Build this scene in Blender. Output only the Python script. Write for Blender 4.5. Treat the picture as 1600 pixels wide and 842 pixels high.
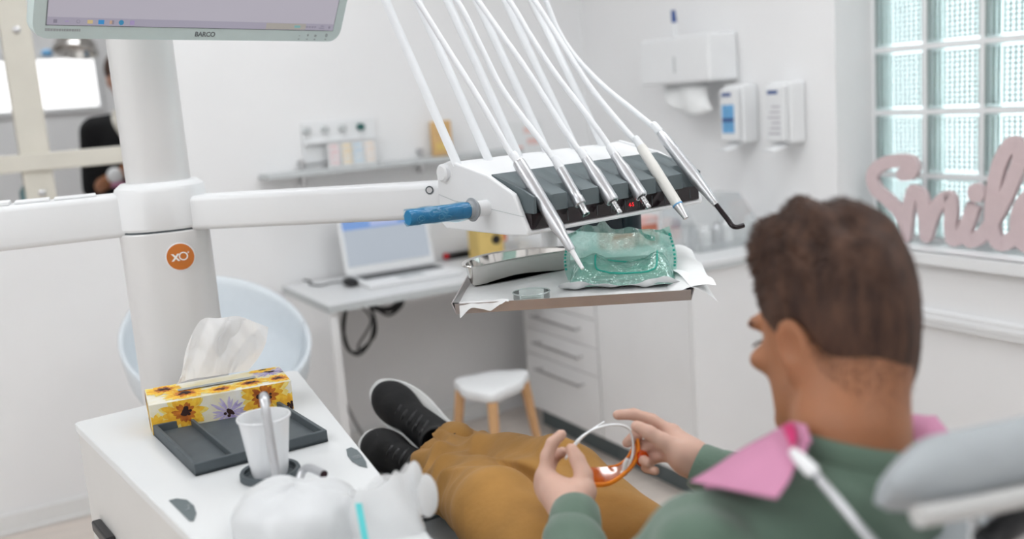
import bpy, math, random
import numpy as np
from mathutils import Vector, Matrix

random.seed(7)
for _o in list(bpy.data.objects):
    bpy.data.objects.remove(_o)
scene = bpy.context.scene
COL = scene.collection
V = lambda *a: np.array(a, float)

# ------------------------------------------------------------------ camera
YAW, PITCH, ROLL, EYE = math.radians(28.689), math.radians(9.96), math.radians(-4.311), V(0, 0, 1.40)
FWD = V(math.sin(YAW)*math.cos(PITCH), math.cos(YAW)*math.cos(PITCH), -math.sin(PITCH))
_r0 = V(math.cos(YAW), -math.sin(YAW), 0)
_u0 = np.cross(_r0, FWD)
RGT = math.cos(ROLL)*_r0 + math.sin(ROLL)*_u0
UPV = -math.sin(ROLL)*_r0 + math.cos(ROLL)*_u0
cam_data = bpy.data.cameras.new('camera')
cam = bpy.data.objects.new('camera', cam_data)
COL.objects.link(cam)
cam.matrix_world = Matrix(((RGT[0], UPV[0], -FWD[0], EYE[0]), (RGT[1], UPV[1], -FWD[1], EYE[1]),
                           (RGT[2], UPV[2], -FWD[2], EYE[2]), (0, 0, 0, 1)))
cam_data.sensor_width = 36.0
cam_data.lens = 35.0
cam_data.clip_start = 0.05
cam_data.dof.use_dof = True
cam_data.dof.focus_distance = 1.74
cam_data.dof.aperture_fstop = 2.0
scene.camera = cam

# ------------------------------------------------------------------ world, exposure
world = bpy.data.worlds.new('world')
scene.world = world
world.use_nodes = True
wn = world.node_tree.nodes
wn['Background'].inputs[0].default_value = (0.86, 0.95, 1.0, 1)
wn['Background'].inputs[1].default_value = 5.5
scene.view_settings.view_transform = 'Standard'
scene.view_settings.look = 'None'
scene.view_settings.gamma = 1.0
scene.view_settings.use_curve_mapping = False
scene.view_settings.exposure = -0.13
LAMP = 5.0          # radiance of the ceiling panels

# ------------------------------------------------------------------ measuring helpers (photo ray -> point in the room)
F = 1600*35/36
def ray(x, y): return FWD + ((x-800)/F)*RGT - ((y-421)/F)*UPV
def px(x, y, d): return EYE + ray(x, y)*d
def onx(x, y, X): d = ray(x, y); return EYE + d*((X-EYE[0])/d[0])
def ony(x, y, Y): d = ray(x, y); return EYE + d*((Y-EYE[1])/d[1])
def onz(x, y, z): d = ray(x, y); return EYE + d*((z-EYE[2])/d[2])
def onp(x, y, p, n): d = ray(x, y); return EYE + d*(((np.array(p)-EYE)@n)/(d@n))
def nrm(v): v = np.array(v, float); return v/np.linalg.norm(v)

# ------------------------------------------------------------------ materials
def mat(name, col, rough=0.5, metal=0.0, noise=0.0, nscale=40.0, bump=0.0, bscale=80.0, trans=0.0, ior=1.45,
        emit=0.0, ecol=None, sheen=0.0, sss=0.0, coat=0.0, stretch=None, alpha=1.0, col2=None):
    m = bpy.data.materials.new(name)
    m.use_nodes = True
    nt = m.node_tree
    b = nt.nodes['Principled BSDF']
    b.inputs['Base Color'].default_value = (*col, 1)
    b.inputs['Roughness'].default_value = rough
    b.inputs['Metallic'].default_value = metal
    b.inputs['Transmission Weight'].default_value = trans
    b.inputs['IOR'].default_value = ior
    b.inputs['Sheen Weight'].default_value = sheen
    b.inputs['Coat Weight'].default_value = coat
    b.inputs['Alpha'].default_value = alpha
    if sss:
        b.inputs['Subsurface Weight'].default_value = sss
        b.inputs['Subsurface Radius'].default_value = (0.012, 0.005, 0.003)
        b.inputs['Subsurface Scale'].default_value = 0.6
    if emit:
        b.inputs['Emission Color'].default_value = (*(ecol or col), 1)
        b.inputs['Emission Strength'].default_value = emit
    if noise or bump:
        tc = nt.nodes.new('ShaderNodeTexCoord')
        mp = nt.nodes.new('ShaderNodeMapping')
        nt.links.new(tc.outputs['Object'], mp.inputs[0])
        if stretch: mp.inputs['Scale'].default_value = stretch
    if noise:
        n = nt.nodes.new('ShaderNodeTexNoise')
        n.inputs['Scale'].default_value = nscale
        n.inputs['Detail'].default_value = 4
        nt.links.new(mp.outputs[0], n.inputs['Vector'])
        r = nt.nodes.new('ShaderNodeValToRGB')
        c2 = col2 or tuple(c*(1-noise) for c in col)
        r.color_ramp.elements[0].position = 0.3
        r.color_ramp.elements[1].position = 0.7
        r.color_ramp.elements[0].color = (*c2, 1)
        r.color_ramp.elements[1].color = (*[min(1, c*(1+noise*0.5)) for c in col], 1)
        nt.links.new(n.outputs['Fac'], r.inputs[0])
        nt.links.new(r.outputs[0], b.inputs['Base Color'])
    if bump:
        n2 = nt.nodes.new('ShaderNodeTexNoise')
        n2.inputs['Scale'].default_value = bscale
        n2.inputs['Detail'].default_value = 5
        nt.links.new(mp.outputs[0], n2.inputs['Vector'])
        bp = nt.nodes.new('ShaderNodeBump')
        bp.inputs['Strength'].default_value = bump
        bp.inputs['Distance'].default_value = 0.004
        nt.links.new(n2.outputs['Fac'], bp.inputs['Height'])
        nt.links.new(bp.outputs[0], b.inputs['Normal'])
    return m

def clear_mat(name, tint, gloss=0.12, rough=0.05, milk=0.0, milk_col=(1, 1, 1), bump=0.0, bscale=30, fres=0.8):
    """thin clear sheet: transparent + reflection (+ milky translucency)"""
    m = bpy.data.materials.new(name)
    m.use_nodes = True
    nt = m.node_tree
    nt.nodes.remove(nt.nodes['Principled BSDF'])
    out = nt.nodes['Material Output']
    t = nt.nodes.new('ShaderNodeBsdfTransparent'); t.inputs[0].default_value = (*tint, 1)
    g = nt.nodes.new('ShaderNodeBsdfGlossy'); g.inputs[0].default_value = (1, 1, 1, 1); g.inputs['Roughness'].default_value = rough
    fr = nt.nodes.new('ShaderNodeFresnel'); fr.inputs[0].default_value = 1.45
    mul = nt.nodes.new('ShaderNodeMath'); mul.operation = 'MULTIPLY_ADD'
    mul.inputs[1].default_value = fres; mul.inputs[2].default_value = gloss
    nt.links.new(fr.outputs[0], mul.inputs[0])
    mx = nt.nodes.new('ShaderNodeMixShader')
    nt.links.new(mul.outputs[0], mx.inputs[0]); nt.links.new(g.outputs[0], mx.inputs[2])
    base = t
    if milk:
        d = nt.nodes.new('ShaderNodeBsdfDiffuse'); d.inputs[0].default_value = (*milk_col, 1)
        tr = nt.nodes.new('ShaderNodeBsdfTranslucent'); tr.inputs[0].default_value = (*milk_col, 1)
        m2 = nt.nodes.new('ShaderNodeMixShader'); m2.inputs[0].default_value = 0.5
        nt.links.new(d.outputs[0], m2.inputs[1]); nt.links.new(tr.outputs[0], m2.inputs[2])
        m3 = nt.nodes.new('ShaderNodeMixShader'); m3.inputs[0].default_value = milk
        nt.links.new(t.outputs[0], m3.inputs[1]); nt.links.new(m2.outputs[0], m3.inputs[2])
        base = m3
    nt.links.new(base.outputs[0], mx.inputs[1])
    if bump:
        n2 = nt.nodes.new('ShaderNodeTexNoise'); n2.inputs['Scale'].default_value = bscale
        tc = nt.nodes.new('ShaderNodeTexCoord'); nt.links.new(tc.outputs['Object'], n2.inputs['Vector'])
        bp = nt.nodes.new('ShaderNodeBump'); bp.inputs['Strength'].default_value = bump; bp.inputs['Distance'].default_value = 0.006
        nt.links.new(n2.outputs['Fac'], bp.inputs['Height'])
        nt.links.new(bp.outputs[0], g.inputs['Normal'])
    nt.links.new(mx.outputs[0], out.inputs['Surface'])
    return m

M = {}
M['wall'] = mat('wall_paint', (0.90, 0.90, 0.905), 0.7, noise=0.02, nscale=3, bump=0.05, bscale=60)
M['ceil'] = mat('ceiling_paint', (0.92, 0.92, 0.92), 0.8, noise=0.02, nscale=4)
M['floor'] = mat('vinyl_floor', (0.75, 0.67, 0.61), 0.45, noise=0.10, nscale=6, stretch=(1, 9, 1), bump=0.04)
M['base'] = mat('baseboard_paint', (0.82, 0.82, 0.81), 0.45, noise=0.02)
M['white'] = mat('white_enamel', (0.83, 0.84, 0.85), 0.3, noise=0.015, nscale=8)
M['white2'] = mat('white_plastic', (0.86, 0.87, 0.88), 0.38, noise=0.015, nscale=12)
M['pearl'] = mat('pearl_lacquer', (0.74, 0.735, 0.73), 0.3, metal=0.12, noise=0.02, nscale=5)
M['lam'] = mat('white_laminate', (0.89, 0.89, 0.895), 0.35, noise=0.015, nscale=7)
M['constop'] = mat('console_top_lacquer', (0.74, 0.755, 0.76), 0.3, noise=0.015, nscale=8)
M['consbody'] = mat('console_body_lacquer', (0.66, 0.65, 0.63), 0.4, noise=0.02, nscale=7)
M['worktop'] = mat('worktop_laminate', (0.78, 0.79, 0.80), 0.35, noise=0.03, nscale=60)
M['edge'] = mat('grey_edge_band', (0.56, 0.585, 0.59), 0.5, noise=0.03)
M['steel'] = mat('polished_steel', (0.74, 0.72, 0.69), 0.10, metal=1.0, noise=0.03, nscale=9)
M['brushed'] = mat('brushed_steel', (0.62, 0.62, 0.63), 0.28, metal=1.0, noise=0.05, nscale=30)
M['silver'] = mat('satin_silver', (0.60, 0.61, 0.63), 0.34, metal=0.85, noise=0.03, nscale=20)
M['grey'] = mat('slate_grey_plastic', (0.115, 0.145, 0.155), 0.42, noise=0.06, nscale=25)
M['greymat'] = mat('slate_grey_rubber', (0.078, 0.095, 0.105), 0.6, noise=0.08, nscale=40)
M['black'] = mat('black_plastic', (0.012, 0.012, 0.014), 0.35, noise=0.1)
M['gloss_black'] = mat('gloss_black_panel', (0.012, 0.006, 0.008), 0.08, noise=0.05)
M['navy'] = mat('dark_blue_grey_plastic', (0.018, 0.03, 0.042), 0.45, noise=0.08)
M['hose'] = mat('white_silicone_hose', (0.82, 0.84, 0.86), 0.45, noise=0.02)
M['led'] = mat('red_led', (0.9, 0.02, 0.03), 0.4, emit=1.2, noise=0.02)
M['orange'] = mat('orange_badge', (0.56, 0.155, 0.010), 0.3, noise=0.08, nscale=30, coat=0.3)
M['print_w'] = mat('white_print', (0.88, 0.86, 0.82), 0.5, noise=0.02)
M['print_g'] = mat('grey_print', (0.16, 0.18, 0.19), 0.5, noise=0.05)
M['print_lg'] = mat('light_grey_print', (0.42, 0.45, 0.46), 0.5, noise=0.05)
M['wood'] = mat('light_birch', (0.67, 0.39, 0.19), 0.5, noise=0.12, nscale=14, stretch=(6, 6, 1))
M['cream'] = mat('cream_painted_wood', (0.73, 0.70, 0.62), 0.5, noise=0.05, nscale=9)
M['skin'] = mat('skin', (0.54, 0.295, 0.190), 0.5, noise=0.09, nscale=22, sss=0.15, bump=0.10, bscale=130)
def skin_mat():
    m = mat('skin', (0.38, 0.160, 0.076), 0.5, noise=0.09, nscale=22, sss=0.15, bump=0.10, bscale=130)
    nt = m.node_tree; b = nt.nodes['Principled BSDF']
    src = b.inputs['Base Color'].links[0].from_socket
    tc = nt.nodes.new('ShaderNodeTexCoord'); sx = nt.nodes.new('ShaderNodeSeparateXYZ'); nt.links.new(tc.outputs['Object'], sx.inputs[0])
    mr = nt.nodes.new('ShaderNodeMapRange'); mr.inputs[1].default_value = -0.12; mr.inputs[2].default_value = 0.06   # head and neck: tan with shade painted into the colour; paler hands
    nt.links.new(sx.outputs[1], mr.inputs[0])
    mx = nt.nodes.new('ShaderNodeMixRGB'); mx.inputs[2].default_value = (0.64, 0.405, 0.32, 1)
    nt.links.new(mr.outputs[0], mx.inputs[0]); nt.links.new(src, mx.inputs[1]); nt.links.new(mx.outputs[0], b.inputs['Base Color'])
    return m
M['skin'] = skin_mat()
M['hair'] = mat('dark_brown_hair', (0.080, 0.038, 0.023), 0.7, noise=0.5, col2=(0.032, 0.014, 0.009), nscale=38, stretch=(2.2, 2.2, 0.6), bump=0.5, bscale=160)
M['sweat'] = mat('sage_green_jersey', (0.115, 0.180, 0.135), 0.85, noise=0.10, nscale=12, sheen=0.3, bump=0.25, bscale=240)
M['trous'] = mat('ochre_cotton', (0.40, 0.205, 0.050), 0.85, noise=0.16, nscale=14, sheen=0.05, bump=0.3, bscale=60)
M['shoe'] = mat('black_suede', (0.006, 0.006, 0.007), 0.75, noise=0.25, nscale=30, bump=0.3)
M['sole'] = mat('white_rubber', (0.80, 0.81, 0.80), 0.5, noise=0.03)
M['sock'] = mat('navy_sock', (0.008, 0.015, 0.035), 0.85, noise=0.2)
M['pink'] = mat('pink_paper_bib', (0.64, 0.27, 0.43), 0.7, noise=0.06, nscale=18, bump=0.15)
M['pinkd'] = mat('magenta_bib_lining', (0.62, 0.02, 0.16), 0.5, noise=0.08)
M['pad'] = mat('grey_upholstery', (0.40, 0.43, 0.45), 0.5, noise=0.04, nscale=30, bump=0.05)
M['tissue'] = clear_mat('tissue_paper', (0.98, 0.98, 0.98), 0.0, 0.8, milk=0.95, milk_col=(0.97, 0.97, 0.97), fres=0.0)
M['paper'] = mat('white_paper', (0.86, 0.87, 0.87), 0.7, noise=0.03, bump=0.1, bscale=25)
M['cup'] = clear_mat('milky_plastic', (0.95, 0.96, 0.98), 0.05, 0.25, milk=0.90, milk_col=(0.96, 0.97, 0.98), fres=0.5)
M['film'] = clear_mat('crumpled_film', (0.97, 0.98, 0.99), 0.01, 0.35, milk=0.70, milk_col=(0.98, 0.985, 0.99), bump=0.5, bscale=40, fres=0.4)
M['glass'] = clear_mat('clear_glass', (0.95, 0.985, 0.975), 0.10, 0.03)
M['block'] = clear_mat('glass_block_body', (0.97, 0.99, 0.985), 0.04, 0.05, milk=0.20, milk_col=(0.96, 0.99, 0.99))
M['rib'] = clear_mat('glass_block_rib', (0.60, 0.64, 0.63), 0.10, 0.08)
M['ribedge'] = clear_mat('glass_block_rim', (0.90, 0.97, 0.96), 0.08, 0.08, milk=0.5, milk_col=(0.90, 0.97, 0.96))
M['pouch'] = clear_mat('green_pouch_film', (0.62, 0.93, 0.85), 0.12, 0.12, milk=0.34, milk_col=(0.36, 0.80, 0.68), bump=0.9, bscale=70)
M['pouchd'] = mat('green_seal_print', (0.02, 0.36, 0.28), 0.4, noise=0.1)
M['lens'] = clear_mat('orange_lens', (1.0, 0.26, 0.01), 0.01, 0.10, milk=0.40, milk_col=(0.85, 0.20, 0.01), fres=0.25)
M['orangepl'] = mat('orange_plastic', (0.90, 0.26, 0.01), 0.3, noise=0.05)
M['signpink'] = mat('dusty_pink_paint', (0.68, 0.545, 0.555), 0.6, noise=0.03)
M['blue'] = mat('blue_grip_foam', (0.004, 0.20, 0.42), 0.5, noise=0.15, nscale=60)
M['wrap'] = clear_mat('handle_wrap', (0.86, 0.98, 1.0), 0.01, 0.10, bump=0.35, bscale=50, fres=0.5)
M['teal'] = mat('teal_plastic', (0.10, 0.60, 0.62), 0.4, noise=0.05)
M['cable'] = mat('black_cable', (0.01, 0.01, 0.012), 0.5, noise=0.1)
M['lampem'] = mat('lamp_diffuser', (1, 1, 1), 0.5, emit=LAMP, ecol=(0.955, 0.98, 1.0), noise=0.01)
M['lightbox'] = mat('lit_window_pane', (1, 1, 1), 0.5, emit=1.3, ecol=(1, 1, 1), noise=0.01)
M['mint'] = mat('pale_mint_plastic', (0.60, 0.70, 0.69), 0.4, noise=0.02)
M['blackcloth'] = mat('black_cloth', (0.004, 0.004, 0.005), 0.9, noise=0.2)
M['shell'] = mat('pale_blue_white_shell', (0.72, 0.77, 0.81), 0.35, noise=0.02)

# ------------------------------------------------------------------ mesh building
ORG = {}
class MB:
    def __init__(s): s.v, s.f, s.mi, s.cur = [], [], [], 0
    def add(s, vs, fs):
        o = len(s.v)
        s.v += [tuple(map(float, p)) for p in vs]
        s.f += [tuple(i+o for i in f) for f in fs]
        s.mi += [s.cur]*len(fs)
        return s
    def box(s, c, size, ax=None):
        ax = ax if ax is not None else np.eye(3)
        h = np.array(size, float)/2; c = np.array(c, float)
        vs = [c + ax[0]*h[0]*i + ax[1]*h[1]*j + ax[2]*h[2]*k for i in (-1, 1) for j in (-1, 1) for k in (-1, 1)]
        return s.add(vs, [(0, 1, 3, 2), (4, 6, 7, 5), (0, 4, 5, 1), (2, 3, 7, 6), (0, 2, 6, 4), (1, 5, 7, 3)])
    def bb(s, x0, x1, y0, y1, z0, z1):
        return s.box(((x0+x1)/2, (y0+y1)/2, (z0+z1)/2), (x1-x0, y1-y0, z1-z0))
    def loft(s, rings, closed=False, cap=True):
        n = len(rings[0]); vs = [p for r in rings for p in r]; fs = []
        m = len(rings)
        for i in range(m if closed else m-1):
            a, b = i*n, ((i+1) % m)*n
            fs += [(a+j, a+(j+1) % n, b+(j+1) % n, b+j) for j in range(n)]
        if cap and not closed:
            fs += [tuple(range(n-1, -1, -1)), tuple((m-1)*n+j for j in range(n))]
        return s.add(vs, fs)
    def tube(s, path, r, n=12, closed=False, flat=None, up=None, cap=True):
        """swept section; r number or list; flat=(a,b) section half sizes multiplied by r with 'up' giving the b direction"""
        P = [np.array(p, float) for p in path]; m = len(P)
        rr = r if hasattr(r, '__len__') else [r]*m
        rings, prev = [], None
        for i in range(m):
            if closed: t = P[(i+1) % m]-P[i-1]
            else: t = P[min(i+1, m-1)]-P[max(i-1, 0)]
            t = nrm(t)
            if up is not None: w = np.array(up, float)
            elif prev is None: w = V(0, 0, 1) if abs(t[2]) < 0.9 else V(1, 0, 0)
            else: w = prev
            w = w-(w@t)*t; w = nrm(w); prev = w
            u = np.cross(t, w)
            fa, fb = flat or (1, 1)
            rings.append([P[i]+rr[i]*(fa*math.cos(2*math.pi*k/n)*u+fb*math.sin(2*math.pi*k/n)*w) for k in range(n)])
        return s.loft(rings, closed, cap)
    def lathe(s, prof, n=32, o=(0, 0, 0), ax=(0, 0, 1), cap=False):
        ax = nrm(ax); w = V(1, 0, 0) if abs(ax[0]) < 0.9 else V(0, 1, 0)
        u = nrm(np.cross(ax, w)); w = np.cross(ax, u); o = np.array(o, float)
        rings = [[o+ax*z+max(r, 1e-5)*(math.cos(2*math.pi*k/n)*u+math.sin(2*math.pi*k/n)*w) for k in range(n)] for r, z in prof]
        return s.loft(rings, False, cap)
    def prism(s, poly, o, ex, ey, ez, d):
        o, ex, ey, ez = [np.array(a, float) for a in (o, ex, ey, ez)]
        n = len(poly)
        a = [o+ex*p[0]+ey*p[1] for p in poly]; b = [q+ez*d for q in a]
        return s.add(a+b, [tuple(range(n-1, -1, -1)), tuple(range(n, 2*n))]+[(i, (i+1) % n, n+(i+1) % n, n+i) for i in range(n)])
    def ell(s, c, rad, ax=None, n=20, m=12):
        ax = ax if ax is not None else np.eye(3); c = np.array(c, float)
        rings = []
        for i in range(m+1):
            t = math.pi*i/m
            rr = max(math.sin(t), 1e-4)
            rings.append([c+ax[0]*rad[0]*rr*math.cos(2*math.pi*k/n)+ax[1]*rad[1]*rr*math.sin(2*math.pi*k/n)+ax[2]*rad[2]*math.cos(t) for k in range(n)])
        return s.loft(rings, False, False)
    def grid(s, fn, nu, nv):
        vs = [fn(i/nu, j/nv) for i in range(nu+1) for j in range(nv+1)]
        fs = [(i*(nv+1)+j, (i+1)*(nv+1)+j, (i+1)*(nv+1)+j+1, i*(nv+1)+j+1) for i in range(nu) for j in range(nv)]
        return s.add(vs, fs)
    def build(s, name, mats, parent=None, base=None, smooth=None, bevel=0.0, seg=2, solid=0.0, sub=0, local=False):
        mats = mats if isinstance(mats, (list, tuple)) else [mats]
        me = bpy.data.meshes.new(name)
        va = np.array(s.v)
        if parent is not None: o = ORG[parent]
        elif base is not None: o = np.array(base, float)
        else:
            o = (va.min(0)+va.max(0))/2; o[2] = va[:, 2].min()
        if local: o = np.zeros(3)
        me.from_pydata([tuple(p) for p in (va-o)], [], s.f)
        for m_ in mats: me.materials.append(M[m_] if isinstance(m_, str) else m_)
        if len(mats) > 1: me.polygons.foreach_set('material_index', s.mi)
        me.update()
        ob = bpy.data.objects.new(name, me)
        COL.objects.link(ob)
        if parent is not None:
            ob.parent = parent; ORG[ob] = ORG[parent]
        else:
            ob.location = o; ORG[ob] = o
        fix_normals(me)
        if solid:
            md = ob.modifiers.new('solid', 'SOLIDIFY'); md.thickness = solid; md.offset = 0
        if bevel:
            md = ob.modifiers.new('bevel', 'BEVEL'); md.width = bevel; md.segments = seg; md.limit_method = 'ANGLE'; md.angle_limit = math.radians(35)
            md.harden_normals = False
        if sub:
            md = ob.modifiers.new('sub', 'SUBSURF'); md.levels = sub; md.render_levels = sub
        if smooth or sub or (smooth is None and bevel == 0):
            smooth_mesh(me, smooth if isinstance(smooth, (int, float)) and not isinstance(smooth, bool) else 40)
        return ob

import bmesh
def fix_normals(me):
    bm = bmesh.new(); bm.from_mesh(me)
    bmesh.ops.recalc_face_normals(bm, faces=bm.faces)
    bm.to_mesh(me); bm.free()
def smooth_mesh(me, ang=40):
    me.polygons.foreach_set('use_smooth', [True]*len(me.polygons))
    try: me.set_sharp_from_angle(angle=math.radians(ang))
    except Exception: pass

def tag(o, label, cat, group=None, kind=None):
    o['label'] = label
    if cat: o['category'] = cat
    if group: o['group'] = group
    if kind: o['kind'] = kind
    return o
def thing(name, label, cat, base, group=None):
    o = bpy.data.objects.new(name, None); COL.objects.link(o)
    o.empty_display_size = 0.05
    o.location = tuple(base); ORG[o] = np.array(base, float)
    return tag(o, label, cat, group)
def struct(o): o['kind'] = 'structure'; return o
def clone(root, loc, label, rz=0.0):
    r = root.copy(); COL.objects.link(r); r.location = tuple(loc); r.rotation_euler = (0, 0, rz); r['label'] = label
    ORG[r] = np.array(loc, float)
    for ch in list(root.children):
        c = ch.copy(); COL.objects.link(c); c.parent = r
        for g in list(ch.children):
            d = g.copy(); COL.objects.link(d); d.parent = c
    return r
def spline(pts, k=6, closed=False):
    P = [np.array(p, float) for p in pts]; n = len(P); out = []
    for i in range(n if closed else n-1):
        if closed: a, b, c, d = P[i-1], P[i], P[(i+1) % n], P[(i+2) % n]
        else: a, b, c, d = P[max(i-1, 0)], P[i], P[i+1], P[min(i+2, n-1)]
        for j in range(k):
            t = j/k
            out.append(0.5*((2*b)+(c-a)*t+(2*a-5*b+4*c-d)*t*t+(3*b-a-3*c+d)*t**3))
    if not closed: out.append(P[-1])
    return out
def rrect(w, h, r, n=5):
    out = []
    for cx, cy, a0 in ((w/2-r, h/2-r, 0), (-w/2+r, h/2-r, 90), (-w/2+r, -h/2+r, 180), (w/2-r, -h/2+r, 270)):
        for i in range(n+1):
            a = math.radians(a0+90*i/n); out.append((cx+r*math.cos(a), cy+r*math.sin(a)))
    return out
def text(name, s, size, o, ex, ey, m, parent, depth=0.0004, bold=0.0, spacing=1.0):
    cu = bpy.data.curves.new(name, 'FONT'); cu.body = s; cu.size = size; cu.align_x = 'CENTER'; cu.align_y = 'CENTER'
    cu.extrude = depth; cu.offset = bold; cu.space_character = spacing
    tmp = bpy.data.objects.new('tmp', cu); COL.objects.link(tmp)
    bpy.context.view_layer.update()
    me = bpy.data.meshes.new_from_object(tmp.evaluated_get(bpy.context.evaluated_depsgraph_get()))
    bpy.data.objects.remove(tmp)
    ez = np.cross(ex, ey); n = len(me.vertices)
    co = np.zeros(n*3); me.vertices.foreach_get('co', co); co = co.reshape(-1, 3)
    w = np.array(o)+co[:, :1]*np.array(ex)+co[:, 1:2]*np.array(ey)+co[:, 2:]*ez-ORG[parent]
    me.vertices.foreach_set('co', w.ravel()); me.materials.clear(); me.materials.append(M[m]); me.update()
    ob = bpy.data.objects.new(name, me); COL.objects.link(ob); ob.parent = parent; ORG[ob] = ORG[parent]
    return ob

# ================================================================== the room
XL, XR, YF, YB, ZC = -2.2, 2.536, -1.8, 3.82, 2.72
GX, WY0, WY1, WZ0, WZ1 = 2.75, 1.34, 2.352, 0.838, 2.062
scene.cycles.transparent_max_bounces = 48
struct(MB().bb(XL-0.1, XR+0.3, YF-0.1, 6.6, -0.1, 0).build('floor', 'floor', smooth=False))
struct(MB().bb(XL-0.1, XR+0.3, YF-0.1, 6.6, ZC, ZC+0.1).build('ceiling', 'ceil', smooth=False))
OX1, OZ0, OZ1 = 0.56, 1.06, 2.25       # opening to the next room
b = MB()
b.bb(XL, OX1, YB, YB+0.12, 0, OZ0); b.bb(XL, OX1, YB, YB+0.12, OZ1, ZC); b.bb(OX1, XR+0.3, YB, YB+0.12, 0, ZC); b.bb(XL, -1.7, YB, YB+0.12, OZ0, OZ1)
struct(b.build('wall_back', 'wall', smooth=False))
b = MB()
b.bb(XR, XR+0.258, YF, WY0, 0, ZC); b.bb(XR, XR+0.258, WY1, YB, 0, ZC); b.bb(XR, XR+0.258, WY0, WY1, 0, WZ0-0.04); b.bb(XR, XR+0.258, WY0, WY1, WZ1, ZC)
struct(b.build('wall_right', 'wall', smooth=False))
struct(MB().bb(XL-0.1, XL, YF, 6.5, 0, ZC).build('wall_left', 'wall', smooth=False))
struct(MB().bb(XL, XR, YF-0.1, YF, 0, ZC).build('wall_front', 'wall', smooth=False))
struct(MB().bb(XL, XR+0.3, 6.4, 6.5, 0, ZC).build('wall_far', 'wall', smooth=False))
struct(MB().bb(XR, XR+0.3, YB+0.12, 6.4, 0, ZC).build('wall_far_right', 'wall', smooth=False))
b = MB(); b.bb(XL, 1.98, YB-0.014, YB, 0, 0.075); b.bb(XL, 1.98, YB-0.02, YB-0.012, 0, 0.018)
struct(b.build('baseboard_back', 'base', smooth=False, bevel=0.004))
struct(MB().bb(XR-0.014, XR, YF, 2.43, 0, 0.075).build('baseboard_right', 'base', smooth=False, bevel=0.004))

# glass block window with mortar joints and sill
win = bpy.data.objects.new('window_1', None); COL.objects.link(win); win.location = (GX, (WY0+WY1)/2, WZ0); ORG[win] = V(GX, (WY0+WY1)/2, WZ0); struct(win)
win['label'] = 'glass block window above the sill with the pink word sign'
zl = [WZ0+0.002+0.2038*i for i in range(7)]
yl = [WY1-0.002-0.2020*i for i in range(6)]
b = MB()
for z in zl: b.bb(GX-0.042, GX+0.034, yl[-1]-0.006, yl[0]+0.002, z-0.0075, z+0.0075)
for y in yl: b.bb(GX-0.0415, GX+0.033, y-0.0075, y+0.0075, zl[0], zl[-1])
b.build('mortar', 'white', win, smooth=False)
b = MB()
hw, hz = 0.0925, 0.0935
b.cur = 0
b.bb(-0.030, -0.026, -hw, hw, -hz, hz); b.bb(0.026, 0.030, -hw, hw, -hz, hz)
b.cur = 1
for sg in (-1, 1):
    b.bb(-0.040, 0.040, sg*hw-0.0025, sg*hw+0.0005, -hz, hz); b.bb(-0.040, 0.040, -hw, hw, sg*hz-0.0025, sg*hz+0.0005)
    b.bb(-0.028, 0.0, sg*(hw-0.013)-0.003, sg*(hw-0.013)+0.003, -hz+0.01, hz-0.01)
b.cur = 2
for i in range(9):
    y = -0.070+0.0175*i
    b.tube([(-0.031, y, -0.084), (-0.031, y, 0.084)], 0.0042, 6)
for i in range(11):
    z = -0.078+0.0156*i
    b.tube([(0.032, -0.078, z), (0.032, 0.078, z)], 0.0032, 5)
g0 = b.build('glass_block', ['block', 'ribedge', 'rib'], win, smooth=False, local=True)
gme = g0.data
first = True
for i in range(5):
    for j in range(6):
        yc, zc = (yl[i]+yl[i+1])/2, (zl[j]+zl[j+1])/2
        o = g0 if first else g0.copy()
        if not first: COL.objects.link(o); o.parent = win
        first = False
        o.location = tuple(V(GX, yc, zc)-ORG[win])
b = MB(); b.bb(XR-0.022, GX-0.036, WY0+0.001, WY1-0.001, WZ0-0.038, WZ0); b.bb(XR-0.024, XR-0.001, WY0-0.04, WY1+0.03, WZ0-0.038, WZ0)
b.build('window_sill', 'white2', win, smooth=False, bevel=0.003)
# cable trunking under the sill
b = MB(); b.bb(XR-0.022, XR-0.0005, YF+0.05, 2.43, 0.612, 0.660); b.bb(XR-0.026, XR-0.02, YF+0.05, 2.43, 0.628, 0.644)
t1 = struct(b.build('trim_1', 'white2', smooth=False, bevel=0.002)); t1['label'] = 'white cable trunking along the wall under the window sill'

# framed opening into the next room (left)
w2 = bpy.data.objects.new('window_2', None); COL.objects.link(w2); w2.location = (0, YB, OZ0); ORG[w2] = V(0, YB, OZ0); struct(w2)
w2['label'] = 'cream framed opening in the back wall behind the dental column'
pc = 0.255
MB().bb(pc-0.05, pc+0.045, YB-0.03, YB+0.05, OZ0, OZ1).build('post', 'cream', w2, smooth=False, bevel=0.004)
MB().bb(-1.2-0.05, -1.2+0.045, YB-0.03, YB+0.05, OZ0, OZ1).build('post', 'cream', w2, smooth=False, bevel=0.004)
MB().bb(-1.7, OX1, YB-0.045, YB-0.005, 1.262, 1.322).build('rail', 'cream', w2, smooth=False, bevel=0.004)
MB().bb(-1.7, OX1, YB-0.02, YB+0.11, OZ0, OZ0+0.03).build('rail', 'cream', w2, smooth=False, bevel=0.004)
for z in (1.735, 1.185):
    b = MB(); b.lathe([(0, 0), (0.012, 0.002), (0.012, 0.006), (0.006, 0.009), (0, 0.009)], 14, (pc+0.0, YB-0.029, z), (0, -1, 0)); b.build('bolt', 'brushed', w2)
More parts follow.
